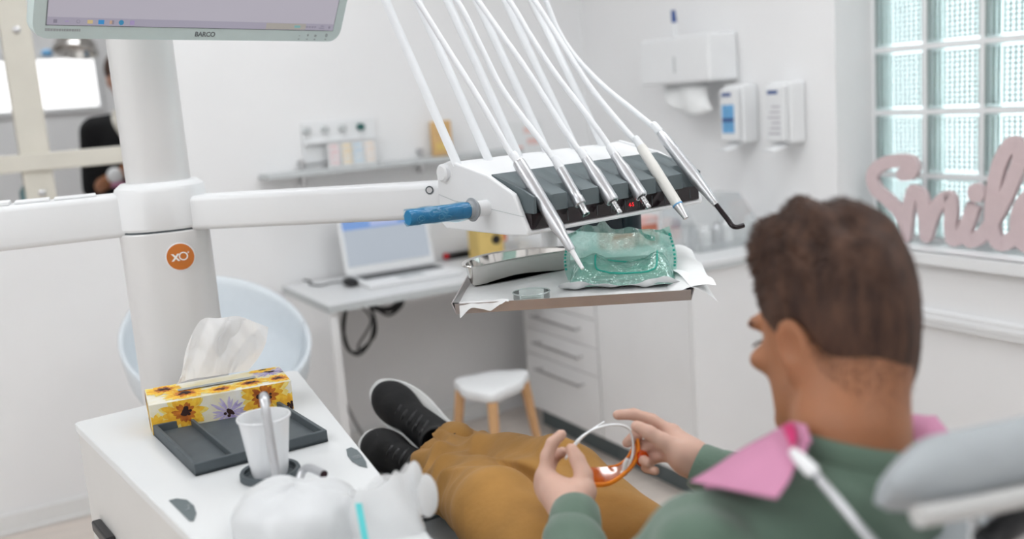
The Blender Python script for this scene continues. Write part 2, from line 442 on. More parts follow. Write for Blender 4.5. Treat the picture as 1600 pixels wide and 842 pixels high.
# bright frosted pane in the far wall
p0, p1 = ony(-60, 92, 6.38), ony(152, 167, 6.38)
w3 = bpy.data.objects.new('window_3', None); COL.objects.link(w3); w3.location = (p0[0], 6.4, p1[2]); ORG[w3] = V(p0[0], 6.4, p1[2]); struct(w3)
w3['label'] = 'bright frosted pane on the far wall of the next room'
zt, zb_, xr, xl = ony(100, 92, 6.38)[2], ony(100, 168, 6.38)[2], ony(150, 130, 6.38)[0], p0[0]-0.6
MB().bb(xl, xr, 6.378, 6.392, zb_, zt).build('pane', 'lightbox', w3, smooth=False)
b = MB(); t = 0.03
b.bb(xl-t, xr+t, 6.37, 6.4, zt, zt+t); b.bb(xl-t, xr+t, 6.37, 6.4, zb_-t, zb_); b.bb(xr, xr+t, 6.37, 6.4, zb_, zt); b.bb(xl-t, xl, 6.37, 6.4, zb_, zt)
b.build('window_frame', 'white', w3, smooth=False, bevel=0.004)

# ceiling panels
def ceiling_light(x, y, sx, sy, label, k=1):
    t = thing('ceiling_light', label, 'ceiling light', (x, y, ZC-0.05), 'square ceiling light panels')
    MB().bb(x-sx/2+0.02, x+sx/2-0.02, y-sy/2+0.02, y+sy/2-0.02, ZC-0.042, ZC-0.035).build('diffuser', 'lampem', t, smooth=False)
    b = MB()
    for s in (-1, 1):
        b.bb(x+s*(sx/2-0.01)-0.01, x+s*(sx/2-0.01)+0.01, y-sy/2, y+sy/2, ZC-0.048, ZC-0.001)
        b.bb(x-sx/2, x+sx/2, y+s*(sy/2-0.01)-0.01, y+s*(sy/2-0.01)+0.01, ZC-0.048, ZC-0.001)
    b.build('frame', 'white', t, smooth=False)
ceiling_light(0.55, 1.80, 0.75, 0.75, 'ceiling light panel above the console and the patient\'s legs')
ceiling_light(-1.25, 1.95, 1.2, 1.2, 'ceiling light panel at the left wall beside the framed opening')
ceiling_light(1.75, 1.75, 0.9, 0.9, 'ceiling light panel nearest the glass block window')
ceiling_light(-1.3, 0.2, 1.2, 1.2, 'ceiling light panel at the left wall behind the viewer')
ceiling_light(1.95, 0.25, 0.9, 0.9, 'added unseen fill panel at the window wall behind the headrest')  # added lamp, out of view, brightens the cabinet end panel and window reveal
ceiling_light(0.9, 3.1, 0.9, 0.6, 'ceiling light panel above the laptop desk')
ceiling_light(0.6, -1.05, 1.0, 0.8, 'added unseen fill panel at the wall behind the viewer')  # added lamp behind the camera, fill for the wall under the desk
ceiling_light(0.3, 5.1, 1.3, 0.9, 'ceiling light panel in the next room')

# ================================================================== furniture along the back and window walls
# ---- desk
DX0, DX1, DY0, DZ = 1.054, 1.975, 3.26, 0.73
t = thing('desk', 'white office desk with laptop, against the back wall', 'desk', (1.5, 3.5, 0))
b = MB(); b.bb(DX0, DX1, DY0, YB-0.022, DZ-0.028, DZ); b.build('desktop', 'worktop', t, smooth=False, bevel=0.003)
MB().bb(DX0-0.002, DX1, DY0-0.003, DY0, DZ-0.027, DZ-0.001).build('edge_band', 'edge', t, smooth=False)
MB().bb(DX0-0.003, DX0, DY0, YB-0.022, DZ-0.027, DZ-0.001).build('edge_band', 'edge', t, smooth=False)
MB().bb(DX0+0.004, DX0+0.034, DY0+0.012, YB-0.024, 0.002, DZ-0.028).build('side_panel', 'lam', t, smooth=False, bevel=0.002)
MB().bb(DX0+0.034, DX1-0.02, YB-0.060, YB-0.045, DZ-0.16, DZ-0.028).build('cable_tray', 'lam', t, smooth=False)
# ---- laptop
l0, l1 = onz(537, 431, DZ+0.02), onz(675, 409, DZ+0.02)
lx0, lx1, lyh = l0[0], l1[0], 3.66
t = thing('laptop', 'open white laptop with blue topped screen on the desk', 'laptop', ((lx0+lx1)/2, lyh-0.1, DZ))
MB().bb(lx0, lx1, lyh-0.245, lyh, DZ+0.001, DZ+0.020).build('base', 'white2', t, smooth=False, bevel=0.004)
b = MB()
for r in range(5):
    for c in range(14):
        w = (lx1-lx0-0.05)/14
        x = lx0+0.025+w*c; y = lyh-0.035-0.021*r
        b.bb(x+0.001, x+w-0.001, y-0.019, y, DZ+0.0201, DZ+0.0225)
b.build('keyboard', 'black', t, smooth=False)
MB().bb((lx0+lx1)/2-0.05, (lx0+lx1)/2+0.05, lyh-0.225, lyh-0.155, DZ+0.0201, DZ+0.0212).build('touchpad', 'edge', t, smooth=False)
ax = np.array([[1, 0, 0], [0, math.sin(0.20), math.cos(0.20)], [0, -math.cos(0.20), math.sin(0.20)]])
lh = 0.245
lc = V((lx0+lx1)/2, lyh, DZ+0.022)+ax[1]*lh/2
lid = MB().box(lc, (lx1-lx0, lh, 0.009), ax).build('lid', 'white2', t, smooth=False, bevel=0.003)
M['lapscr'] = mat('laptop_screen', (0.1, 0.1, 0.12), 0.3, emit=0.62, ecol=(0.62, 0.70, 0.78), noise=0.01)
M['lapblue'] = mat('laptop_screen_blue', (0.1, 0.1, 0.12), 0.3, emit=0.75, ecol=(0.16, 0.36, 0.80), noise=0.01)
M['lappale'] = mat('laptop_screen_pale', (0.1, 0.1, 0.12), 0.3, emit=0.75, ecol=(0.55, 0.62, 0.92), noise=0.01)
sw, sh = lx1-lx0-0.03, lh-0.045
scr = MB().box(lc+ax[1]*0.008+ax[2]*0.0052, (sw, sh, 0.001), ax).build('screen', 'lapscr', lid, smooth=False)
b = MB(); b.box(lc+ax[1]*(0.008+sh*0.36)+ax[2]*0.0060, (sw, sh*0.28, 0.0006), ax); b.build('screen_header', 'lapblue', lid, smooth=False)
b = MB()
for i, (u, w, v) in enumerate(((-0.05, 0.05, 0.40), (0.03, 0.06, 0.42), (0.0, 0.12, 0.30))): b.box(lc+ax[0]*u+ax[1]*(0.008+sh*v)+ax[2]*0.0065, (w, 0.016, 0.0004), ax)
b.build('screen_banner', 'lappale', lid, smooth=False)
# ---- mouse and cables
mp = onz(548, 447, DZ)
t = thing('computer_mouse', 'small black wired mouse left of the laptop', 'mouse', mp)
b = MB(); b.ell(mp+V(0, 0, 0.018), (0.028, 0.045, 0.017)); b.build('body', 'black', t)
b = MB(); b.tube(spline([mp+V(0, .04, .012), mp+V(-.04, .10, .006), mp+V(-.09, .09, .005), mp+V(-.11, .16, .005), mp+V(-.09, .20, .006), mp+V(-.10, .26, .006)]), 0.003, 6); b.build('cord', 'cable', t)
b = MB()
q = onz(497, 432, DZ)
b.tube(spline([q+V(.02, -.05, .004), q+V(-.02, .02, .004), q+V(-.05, .12, .02), q+V(-.03, .2, .1), q+V(.02, .28, .17), q+V(.1, .30, .12), q+V(.14, .30, .02)]), 0.0035, 6)
tag(b.build('charging_cable', 'hose'), 'thin pale cable curling up behind the laptop', 'cable')
b = MB()
cy = 3.50
def cb(pts, r=0.006): b.tube(spline(pts, 8), r, 6)
def cp(x, y, Y=cy): return ony(x, y, Y)
cb([cp(596, 470), cp(560, 474), cp(543, 480), cp(536, 510), cp(545, 545), cp(562, 553), cp(580, 530), cp(584, 495), cp(574, 474)])
cb([cp(575, 470), cp(586, 500), cp(585, 525), cp(565, 545), cp(548, 550), cp(538, 530), cp(540, 490), cp(552, 472)], 0.005)
cb([cp(556, 472), cp(580, 500), cp(560, 540), cp(568, 548)], 0.004)
cb([cp(570, 472), cp(590, 482), cp(612, 482), cp(628, 468)], 0.012)
cb([cp(580, 474, 3.54), cp(605, 492, 3.54), cp(625, 480, 3.54), cp(632, 466, 3.54)], 0.006)
tag(b.build('cable_bundle', 'cable'), 'looped black cables hanging under the desk', 'cables')
b = MB(); b.tube(spline([(DX0+0.06, 3.45, 0.69), cp(524, 560, 3.42), cp(530, 610, 3.40), (1.25, 3.36, 0.05), (1.42, 3.25, 0.007), (1.62, 3.35, 0.007), (1.8, 3.6, 0.007)], 8), 0.006, 6)
tag(b.build('floor_cable', M.setdefault('gcable', mat('grey_cable', (0.25, 0.25, 0.25), 0.5, noise=0.05))), 'grey cable running from the desk down to the floor', 'cable')
# ---- things on the desk
k = onz(696, 406, DZ)
t = thing('tape_dispenser', 'black desk gadget with a red knob right of the laptop', 'dispenser', k+V(0.06, 0, 0))
b = MB(); b.box(k+V(0.08, 0, 0.014), (0.16, 0.05, 0.026)); b.build('body', 'black', t, smooth=False, bevel=0.006)
M['red'] = mat('red_plastic', (0.55, 0.02, 0.03), 0.4, noise=0.05)
b = MB(); b.ell(k+V(-0.005, -0.02, 0.018), (0.014, 0.014, 0.014)); b.build('knob', 'red', t)
k = ony(768, 378, 3.60); k[2] = DZ
M['yellowbox'] = mat('yellow_carton', (0.80, 0.58, 0.20), 0.6, noise=0.08, nscale=12)
M['redcarton'] = mat('salmon_carton', (0.72, 0.25, 0.16), 0.6, noise=0.1, nscale=20)
t = thing('yellow_carton', 'yellow carton with a dark round hole on the desk, right of the laptop', 'carton', k)
b = MB(); b.box(k+V(0, 0.05, 0.067), (0.115, 0.10, 0.13)); b.build('box', 'yellowbox', t, smooth=False, bevel=0.003)
b = MB(); b.lathe([(0, 0), (0.020, 0), (0.020, 0.003), (0, 0.003)], 20, k+V(0.022, -0.003, 0.086), (0, 1, 0)); b.build('hole', 'black', t)
b = MB(); b.box(k+V(0.062, 0.02, 0.10), (0.012, 0.06, 0.05)); b.build('side_label', 'redcarton', t, smooth=False)
k2 = ony(815, 385, 3.58); k2[2] = DZ
b = MB(); b.box(k2+V(0.0, 0.1, 0.036), (0.14, 0.08, 0.07)); tag(b.build('white_carton', 'paper', smooth=False, bevel=0.004), 'low white carton on the desk beside the yellow carton', 'carton')

# ---- drawer cabinet run along the window wall
CX0, CY0, CY1, CZ = 1.98, 2.441, 3.552, 0.80
t = thing('drawer_cabinet', 'white drawer cabinet with thin steel handles next to the stool', 'cabinet', (2.25, 3.3, 0))
MB().bb(CX0+0.018, XR-0.002, 3.004, CY1, 0.10, CZ).build('body', 'lam', t, smooth=False)
MB().bb(CX0+0.06, XR-0.002, 3.004, CY1-0.001, 0.001, 0.10).build('plinth', 'grey', t, smooth=False)
zs = [0.10, 0.335, 0.445, 0.555, 0.665, 0.80]
hz_ = [0.286, 0.397, 0.507, 0.617, 0.735]
for i in range(5):
    d = MB().bb(CX0, CX0+0.018, 3.008, CY1-0.002, zs[i]+0.0015, zs[i+1]-0.0015).build('drawer', 'lam', t, smooth=False, bevel=0.0015)
    b = MB(); b.tube([(CX0-0.03, 3.10, hz_[i]), (CX0-0.03, 3.435, hz_[i])], 0.005, 10)
    for y in (3.115, 3.42): b.tube([(CX0-0.03, y, hz_[i]), (CX0, y, hz_[i])], 0.004, 8)
    b.build('handle', 'brushed', d)
t = thing('base_cabinet', 'white base cabinet with plain end panel behind the patient', 'cabinet', (2.25, 2.7, 0))
MB().bb(CX0+0.018, XR-0.002, CY0+0.018, 3.0, 0.10, CZ).build('body', 'lam', t, smooth=False)
MB().bb(CX0+0.06, XR-0.002, CY0+0.05, 3.0, 0.001, 0.10).build('plinth', 'grey', t, smooth=False)
MB().bb(CX0, CX0+0.018, CY0+0.02, 2.999, 0.1015, CZ-0.0015).build('door', 'lam', t, smooth=False, bevel=0.0015)
MB().bb(CX0, XR-0.002, CY0, CY0+0.018, 0.06, CZ).build('end_panel', 'lam', t, smooth=False, bevel=0.0015)
b = MB(); b.bb(CX0-0.012, XR-0.001, CY0-0.012, CY1+0.01, CZ+0.001, CZ+0.03)
o = b.build('worktop', 'worktop', smooth=False, bevel=0.003); tag(o, 'pale grey worktop lying over the drawer cabinet and base cabinet', 'worktop')
MB().bb(CX0-0.0135, XR-0.002, CY0-0.0135, CY0-0.012, CZ+0.002, CZ+0.016).build('edge_band', 'edge', o, smooth=False)
WT = CZ+0.0305
# ---- on the worktop
M['acr'] = clear_mat('clear_acrylic', (0.975, 0.985, 0.985), 0.03, 0.08, milk=0.14, milk_col=(0.92, 0.94, 0.95), fres=0.5)
p = V(2.30, 2.60, WT)
p = onx(1120, 392, 2.28); p = onz(1105, 394, WT)
t = thing('acrylic_box', 'clear acrylic organiser box on the worktop behind the curved black tip', 'organiser', p)
ex, ey = V(1, 0, 0), V(0, 1, 0)
b = MB(); W_, D_, H_ = 0.26, 0.20, 0.17
b.box(p+V(0.10, D_/2, 0.003), (W_, D_, 0.005)); b.box(p+V(0.10, D_, H_/2), (W_, 0.004, H_))
for sx in (-1, 1):
    x = 0.10+sx*(W_/2)
    pl = [(0, 0), (D_, 0), (D_, H_), (D_*0.45, H_), (0, H_*0.45)]
    b.prism(pl, p+V(x-0.002, 0, 0.001), ey, V(0, 0, 1), ex, 0.004)
b.box(p+V(0.10, 0.01, H_*0.22), (W_, 0.004, H_*0.44)); b.box(p+V(0.10, D_*.72, H_), (W_, D_*0.55, 0.004))
b.build('case', 'acr', t, smooth=False)
M['greycap'] = mat('mid_grey_plastic', (0.33, 0.35, 0.37), 0.5, noise=0.04)
for dx, dz, m, r in ((0.02, 0.05, 'greycap', 0.018), (0.075, 0.045, 'white2', 0.022), (0.13, 0.05, 'silver', 0.018), (0.18, 0.06, 'white2', 0.02)):
    b = MB(); b.lathe([(0, 0), (r, 0), (r, dz), (r*0.6, dz+0.008), (r*0.55, dz+0.022), (0, dz+0.022)], 16, p+V(dx, 0.10, 0.006))
    b.build('jar', m, t)
p = onz(1012, 388, WT)
M['pinkpack'] = mat('pink_pack_print', (0.80, 0.42, 0.38), 0.6, noise=0.25, nscale=22, col2=(0.82, 0.74, 0.72))
for i, (dx, w, h, m, lb) in enumerate(((-0.06, 0.11, 0.075, 'pinkpack', 'pink printed carton on the worktop, left one, behind the green pouch'), (0.055, 0.09, 0.10, 'pinkpack', 'taller pink printed carton on the worktop, next to the blue capped jar'))):
    tt = thing('printed_carton', lb, 'carton', p+V(dx, 0.1, 0), 'pink cartons on the worktop')
    b = MB(); b.box(p+V(dx, 0.1, h/2), (w, 0.08, h)); b.build('box', m, tt, smooth=False, bevel=0.002)
    b = MB(); b.box(p+V(dx, 0.0595, h*0.62), (w*0.8, 0.0012, h*0.24)); b.build('label', 'redcarton', tt, smooth=False)
M['bluecap'] = mat('blue_cap', (0.05, 0.20, 0.36), 0.4, noise=0.05)
pj = onz(1057, 382, WT)
t = thing('small_jar', 'white jar with blue cap on the worktop beside the pink cartons', 'jar', pj)
b = MB(); b.lathe([(0, 0), (0.024, 0), (0.024, 0.06), (0, 0.06)], 18, pj); b.build('body', 'white2', t)
b = MB(); b.lathe([(0.018, 0.06), (0.018, 0.088), (0.012, 0.095), (0, 0.095)], 18, pj); b.build('cap', 'bluecap', t)

# ---- stool
sc_ = [onz(693, 590, 0.45), onz(842, 572, 0.45), onz(768, 622, 0.45)]
cen = sum(sc_)/3
t = thing('stool', 'white triangular stool with three light wooden legs', 'stool', V(cen[0], cen[1], 0))
pts = []
cc = [cen+(p-cen)*0.97 for p in sc_]
for i in range(3):
    a, p_, c = cc[i-1], cc[i], cc[(i+1) % 3]
    for u in np.linspace(0, 1, 9):
        q0 = p_+(a-p_)*0.30; q1 = p_+(c-p_)*0.30
        pts.append((1-u)**2*q0+2*u*(1-u)*(p_*1.0)+u*u*q1)
    q1 = p_+(c-p_)*0.30; q2 = c+(p_-c)*0.30; mid = (q1+q2)/2; out = mid-cen; out[2] = 0
    for u in (0.25, 0.5, 0.75): pts.append(q1+(q2-q1)*u+nrm(out)*0.02*math.sin(math.pi*u))
pts = np.array(pts)
rings = []
for sc2, z in ((0.90, 0.412), (0.975, 0.418), (1.0, 0.432), (0.985, 0.446), (0.95, 0.450), (0.5, 0.449), (0.02, 0.449)):
    rings.append([V(*(cen[:2]+(q[:2]-cen[:2])*sc2), z) for q in pts])
b = MB(); b.loft(rings); b.build('seat', 'white2', t, smooth=60)
for p_ in sc_:
    a = cen+(p_-cen)*0.66; e = cen+(p_-cen)*1.02
    b = MB(); b.tube([V(a[0], a[1], 0.414), V(e[0], e[1], 0.001)], [0.018, 0.013], 16); b.build('leg', 'wood', t)

# ---- glass shelf on the back wall
s0, s1 = ony(418, 277, YB-0.13), ony(735, 246, YB-0.13)
zS = s0[2]
t = thing('wall_shelf', 'pale wall shelf on steel brackets above the laptop', 'shelf', (1.4, YB-0.07, zS))
MB().bb(s0[0], s1[0]+0.25, YB-0.14, YB-0.003, zS-0.012, zS+0.006).build('board', 'edge', t, smooth=False, bevel=0.002)
for xx in (473, 660):
    q = ony(xx, 262, YB-0.03)
    b = MB(); b.lathe([(0, 0), (0.012, 0), (0.012, 0.03), (0, 0.03)], 14, (q[0], YB-0.002, zS+0.035), (0, -1, 0)); b.tube([(q[0], YB-0.03, zS+0.035), (q[0], YB-0.03, zS-0.05)], 0.010, 12)
    b.lathe([(0, 0), (0.012, 0), (0.012, 0.03), (0, 0.03)], 14, (q[0], YB-0.002, zS-0.045), (0, -1, 0)); b.build('bracket', 'brushed', t)
# acrylic holder with small colour charts
h0, h1 = ony(472, 196, YB-0.03), ony(592, 252, YB-0.03)
x0, x1 = h0[0], h1[0]
t = thing('wall_rack', 'clear wall rack with four caps above the shelf', 'rack', ((x0+x1)/2, YB-0.02, h1[2]))
MB().bb(x0, x1, YB-0.018, YB-0.002, h1[2]+0.02, h0[2]+0.01).build('back_plate', 'white2', t, smooth=False, bevel=0.003)
MB().bb(x0, x1, YB-0.05, YB-0.018, ony(500, 222, YB-0.03)[2]-0.004, ony(500, 222, YB-0.03)[2]+0.004).build('ledge', 'white2', t, smooth=False)
M['gcap'] = mat('dark_green_cap', (0.03, 0.13, 0.12), 0.4, noise=0.05)
for i, xx in enumerate((481, 509, 537, 565)):
    q = ony(xx, 204-i*2, YB-0.04)
    b = MB(); b.lathe([(0, 0), (0.014, 0), (0.014, 0.024), (0.011, 0.028), (0, 0.028)], 14, (q[0], YB-0.018, q[2]), (0, -1, 0)); b.build('cap', 'gcap' if i == 3 else 'edge', t)
cols = [(0.74, 0.45, 0.48), (0.80, 0.60, 0.30), (0.40, 0.58, 0.72), (0.78, 0.62, 0.50)]
nm = ['pink', 'yellow', 'blue', 'beige']
for i, (xx, yy) in enumerate(((521, 244), (541, 241), (558, 240), (577, 238))):
    q = ony(xx, yy, YB-0.05)
    m1 = mat('chart_'+nm[i], cols[i], 0.5, noise=0.3, nscale=40, col2=(0.85, 0.84, 0.83))
    tt = thing('colour_chart_card', nm[i]+' printed card standing on the wall shelf', 'card', (q[0], YB-0.06, zS+0.006), 'small printed cards on the wall shelf')
    MB().bb(q[0]-0.024, q[0]+0.024, YB-0.062, YB-0.058, zS+0.007, zS+0.10).build('card', 'paper', tt, smooth=False)
    b = MB()
    for r in range(4): b.bb(q[0]-0.018, q[0]+0.018, YB-0.0632, YB-0.062, zS+0.016+r*0.021, zS+0.031+r*0.021)
    b.build('print', m1, tt, smooth=False)
# orange packet and red notes on the wall
q = ony(690, 222, YB-0.04)
M['orpack'] = mat('orange_packet', (0.74, 0.48, 0.22), 0.6, noise=0.12, nscale=15)
t = thing('orange_packet', 'orange paper packet leaning on the wall shelf behind the whip arms', 'packet', (q[0], YB-0.05, zS+0.006))
MB().bb(q[0]-0.045, q[0]+0.045, YB-0.05, YB-0.03, zS+0.007, zS+0.15).build('packet', 'orpack', t, smooth=False, bevel=0.003)
MB().bb(q[0]-0.030, q[0]+0.030, YB-0.0512, YB-0.05, zS+0.03, zS+0.06).build('label', 'yellowbox', t, smooth=False)
q = ony(826, 214, YB-0.002)
t = thing('wall_notice', 'white wall notice with two red blocks behind the hoses', 'notice', q+V(0, 0, -0.1))
MB().bb(q[0]-0.11, q[0]+0.07, YB-0.004, YB-0.001, q[2]-0.10, q[2]+0.07).build('sheet', 'paper', t, smooth=False)
for dx, dz in ((0.01, 0.03), (0.025, -0.02), (-0.07, -0.05)):
    MB().bb(q[0]+dx-0.035, q[0]+dx+0.035, YB-0.0052, YB-0.004, q[2]+dz-0.014, q[2]+dz+0.014).build('red_block', 'pinkpack', t, smooth=False)

# ---- dispensers on the window wall
TX = XR-0.14
a0, a1 = onx(998, 66, TX), onx(1106, 134, TX)
t = thing('paper_towel_dispenser', 'white paper towel dispenser on the wall with a sheet hanging out', 'dispenser', (TX, 3.0, 1.39))
y0, y1, z0, z1 = 2.805, 3.215, 1.392, 1.565
b = MB(); b.bb(TX, XR-0.002, y0, y1, z0, z1); b.build('case', 'white2', t, smooth=False, bevel=0.012, seg=3)
MB().bb(TX-0.002, TX, 2.995, 3.005, z0+0.04, z0+0.10).build('slot', 'edge', t, smooth=False)
def sheet(u, v):
    y = 3.13-0.24*u-0.06*v; z = z0-0.005-0.115*v*(0.70+0.30*math.sin(2.6*u))
    return V(TX+0.05-0.03*math.sin(v*2.0)+0.012*math.sin(u*7), y, z)
b = MB(); b.grid(sheet, 12, 8); b.build('paper_sheet', 'paper', t, solid=0.001, smooth=True)
t = thing('marker_pen', 'blue tipped marker standing on the paper towel dispenser', 'marker', (TX+0.05, 3.02, z1))
q = onx(1056, 66, TX+0.05); q[2] = z1
b = MB(); b.tube([q+V(0, 0, 0.001), q+V(0, 0.004, 0.055)], 0.008, 12); b.build('barrel', 'white2', t)
b = MB(); b.tube([q+V(0, 0.004, 0.055), q+V(0, 0.008, 0.10)], [0.010, 0.008], 12); b.build('cap', M.setdefault('capblue', mat('marker_cap_blue', (0.01, 0.06, 0.26), 0.4, noise=0.05)), t)
M['lblblue'] = mat('light_blue_label', (0.16, 0.42, 0.72), 0.5, noise=0.15, nscale=30)
M['lbldark'] = mat('navy_label', (0.06, 0.11, 0.30), 0.5, noise=0.1)
def soap(xc, yc, label, blue):
    X0 = XR-0.085
    t = thing('soap_dispenser', label, 'dispenser', (X0, yc, 1.14), 'wall soap dispensers')
    b = MB(); b.bb(X0+0.012, XR-0.002, yc-0.055, yc+0.055, 1.165, 1.375); b.build('case', 'white2', t, smooth=False, bevel=0.012, seg=3)
    b = MB(); b.bb(X0-0.012, X0+0.012, yc-0.045, yc+0.045, 1.175, 1.362); bt = b.build('bottle', 'white', t, smooth=False, bevel=0.008, seg=3)
    if blue:
        MB().bb(X0-0.0135, X0-0.0120, yc-0.032, yc+0.030, 1.205, 1.305).build('label', 'lblblue', bt, smooth=False)
        MB().bb(X0-0.0145, X0-0.0135, yc-0.032, yc+0.030, 1.245, 1.258).build('label_band', 'lbldark', bt, smooth=False)
    else:
        b = MB()
        for i in range(6): b.bb(X0-0.0135, X0-0.0120, yc-0.028, yc+0.026-(i % 3)*0.008, 1.20+0.018*i, 1.205+0.018*i)
        b.build('label', M.setdefault('lbltxt', mat('grey_label_text', (0.50, 0.48, 0.52), 0.5, noise=0.1)), bt, smooth=False)
    MB().bb(X0-0.0135, X0-0.0120, yc-0.018, yc+0.028, 1.335, 1.347).build('label_mark', 'lbldark', bt, smooth=False)
    b = MB(); b.tube(spline([(X0+0.03, yc, 1.165), (X0-0.02, yc, 1.150), (X0-0.05, yc, 1.146)]), [0.01]*13, 10, flat=(3.2, 0.7), up=(0, 0, 1)); b.build('lever', 'white2', t)
soap(0, 2.765, 'wall soap dispenser with a light blue label', True)
soap(0, 2.535, 'wall soap dispenser with a plain white label, nearest the window', False)

# ---- pink word sign on the sill
SX = 2.62
t = None
def sp(x, y): return onx(1340+x*0.4276, 200+y*0.4276, SX)
strokes = [
    [(166, 186), (196, 182), (207, 160), (190, 140), (140, 138), (90, 152), (57, 190), (68, 236), (108, 275), (150, 318), (172, 362), (178, 412)],
    [(178, 412), (186, 340), (196, 280), (206, 248)],
    [(206, 248), (236, 268), (247, 330), (254, 412)],
    [(254, 412), (272, 350), (300, 295), (334, 272), (345, 310), (343, 380), (352, 424), (385, 412)],
    [(385, 412), (410, 350), (428, 300), (415, 340), (398, 395), (416, 430), (455, 412), (485, 380)],
    [(485, 380), (530, 300), (570, 210), (598, 130), (588, 82), (560, 84), (522, 150), (500, 250), (494, 350), (505, 420), (535, 442), (575, 418)],
    [(575, 418), (640, 360), (672, 300), (650, 262), (612, 290), (588, 350), (592, 410), (625, 450), (690, 440), (740, 400)],
]
b = MB()
exs, eys = V(0, -1, 0), V(0, 0, 1)
base_z = 1e9
for st in strokes:
    P = spline([sp(*p) for p in st], 7)
    R_ = 0.0215
    for i in range(len(P)):
        pass
    # slab along the stroke: rectangular section with rounded joints
    left, right = [], []
    for i in range(len(P)):
        tdir = P[min(i+1, len(P)-1)]-P[max(i-1, 0)]; tdir[0] = 0; tdir = nrm(tdir)
        nn = V(0, -tdir[2], tdir[1])
        left.append(P[i]+nn*R_); right.append(P[i]-nn*R_)
    for i in range(len(P)-1):
        q = [left[i], right[i], right[i+1], left[i+1]]
        e_ = 0.00012*(len(b.f) % 61)/6+0.0002*((i*5) % 7)/7
        vs = [V(SX-0.009-e_, a[1], a[2]) for a in q]+[V(SX+0.009+e_, a[1], a[2]) for a in q]
        b.add(vs, [(0, 1, 2, 3), (7, 6, 5, 4), (0, 4, 5, 1), (1, 5, 6, 2), (2, 6, 7, 3), (3, 7, 4, 0)])
    for i in (0, len(P)-1):
        b.lathe([(0, 0), (R_, 0), (R_, 0.0150-0.0004*len(b.f) % 0.006), (0, 0.0150-0.0004*len(b.f) % 0.006)], 20, (SX-0.0075+0.00002*(len(b.f) % 53), P[i][1], P[i][2]), (1, 0, 0))
q = sp(438, 256); b.lathe([(0, 0), (0.029, 0), (0.029, 0.018), (0, 0.018)], 22, (SX-0.009, q[1], q[2]), (1, 0, 0))
va = np.array(b.v); sh_ = (WZ0+0.001)-va[:, 2].min()
b.v = [(v[0], v[1], v[2]+sh_) for v in b.v]
tag(b.build('word_sign', 'signpink', smooth=False), 'dusty pink cut-out script sign reading Smile on the window sill', 'sign')

# ================================================================== dental unit
HO = px(827, 362, 1.68)
HA = nrm(V(0.99, 0.16, 0)); HB = V(HA[1], -HA[0], 0); HZ = V(0, 0, 1)
def hd(s, b_, z): return HO+HA*s+HB*b_+HZ*z
CC = V(0.362, 2.135, 0)
bn = nrm(-V(FWD[0], FWD[1], 0)+0.30*V(RGT[0], RGT[1], 0)); bt_ = V(-bn[1], bn[0], 0)
bt_ = bt_ if bt_ @ RGT > 0 else -bt_
unit = thing('dental_unit', 'white dental unit column with swing arms and round orange badge', 'dental unit', CC)
def colring(w, d, r, z, n=6): return [CC+bt_*p[0]+bn*p[1]+V(0, 0, z) for p in rrect(w, d, r, n)]
b = MB(); b.loft([colring(0.176, 0.168, 0.066, z) for z in (0.02, 0.9, 1.181)]); b.build('lower_column', 'pearl', unit, smooth=30, bevel=0.003)
b = MB(); b.loft([colring(0.168, 0.160, 0.064, z) for z in (1.179, 1.188)]); b.build('seam', 'greymat', unit, smooth=30)
b = MB(); b.loft([colring(w, w*0.955, w*0.40, z) for w, z in ((0.172, 1.185), (0.178, 1.190), (0.178, 1.262), (0.172, 1.270), (0.150, 1.279), (0.10, 1.281))]); b.build('collar', 'white', unit, smooth=30)
b = MB(); b.loft([colring(0.126, 0.124, 0.058, z) for z in (1.279, 1.9, 2.45)]); b.build('upper_column', 'pearl', unit, smooth=30)
b = MB(); b.loft([colring(0.36, 0.36, 0.1, 0.001), colring(0.36, 0.36, 0.1, 0.035)]); b.build('base_plate', 'white', unit, smooth=30, bevel=0.004)
# badge with letters
bo = onp(282, 401, CC+bn*0.086, bn)
bz = V(0, 0, 1)
b = MB(); b.lathe([(0, 0.0), (0.0285, 0.0), (0.0285, 0.0015), (0.0262, 0.0022)], 40, bo-bn*0.002, bn); badge = b.build('badge', 'white2', unit)
b = MB(); b.lathe([(0.0265, 0.0), (0.0265, 0.0016), (0.02, 0.0024), (0, 0.0026)], 40, bo-bn*0.0005, bn); b.build('badge_face', 'orange', badge)
text('badge_letter', 'X', 0.019, bo+bn*0.0026-bt_*0.0092-bz*0.0012, bt_, bz, 'print_w', badge, bold=0.0008)
text('badge_letter', 'O', 0.024, bo+bn*0.0026+bt_*0.0058, bt_, bz, 'print_w', badge)
b = MB(); b.tube([bo+bn*0.0026+bt_*(0.0158+0.0014*math.cos(a))+bz*(0.0078+0.0014*math.sin(a)) for a in np.linspace(0, 2*math.pi, 13)[:-1]], 0.0004, 5, closed=True); b.build('badge_mark', 'print_w', badge)
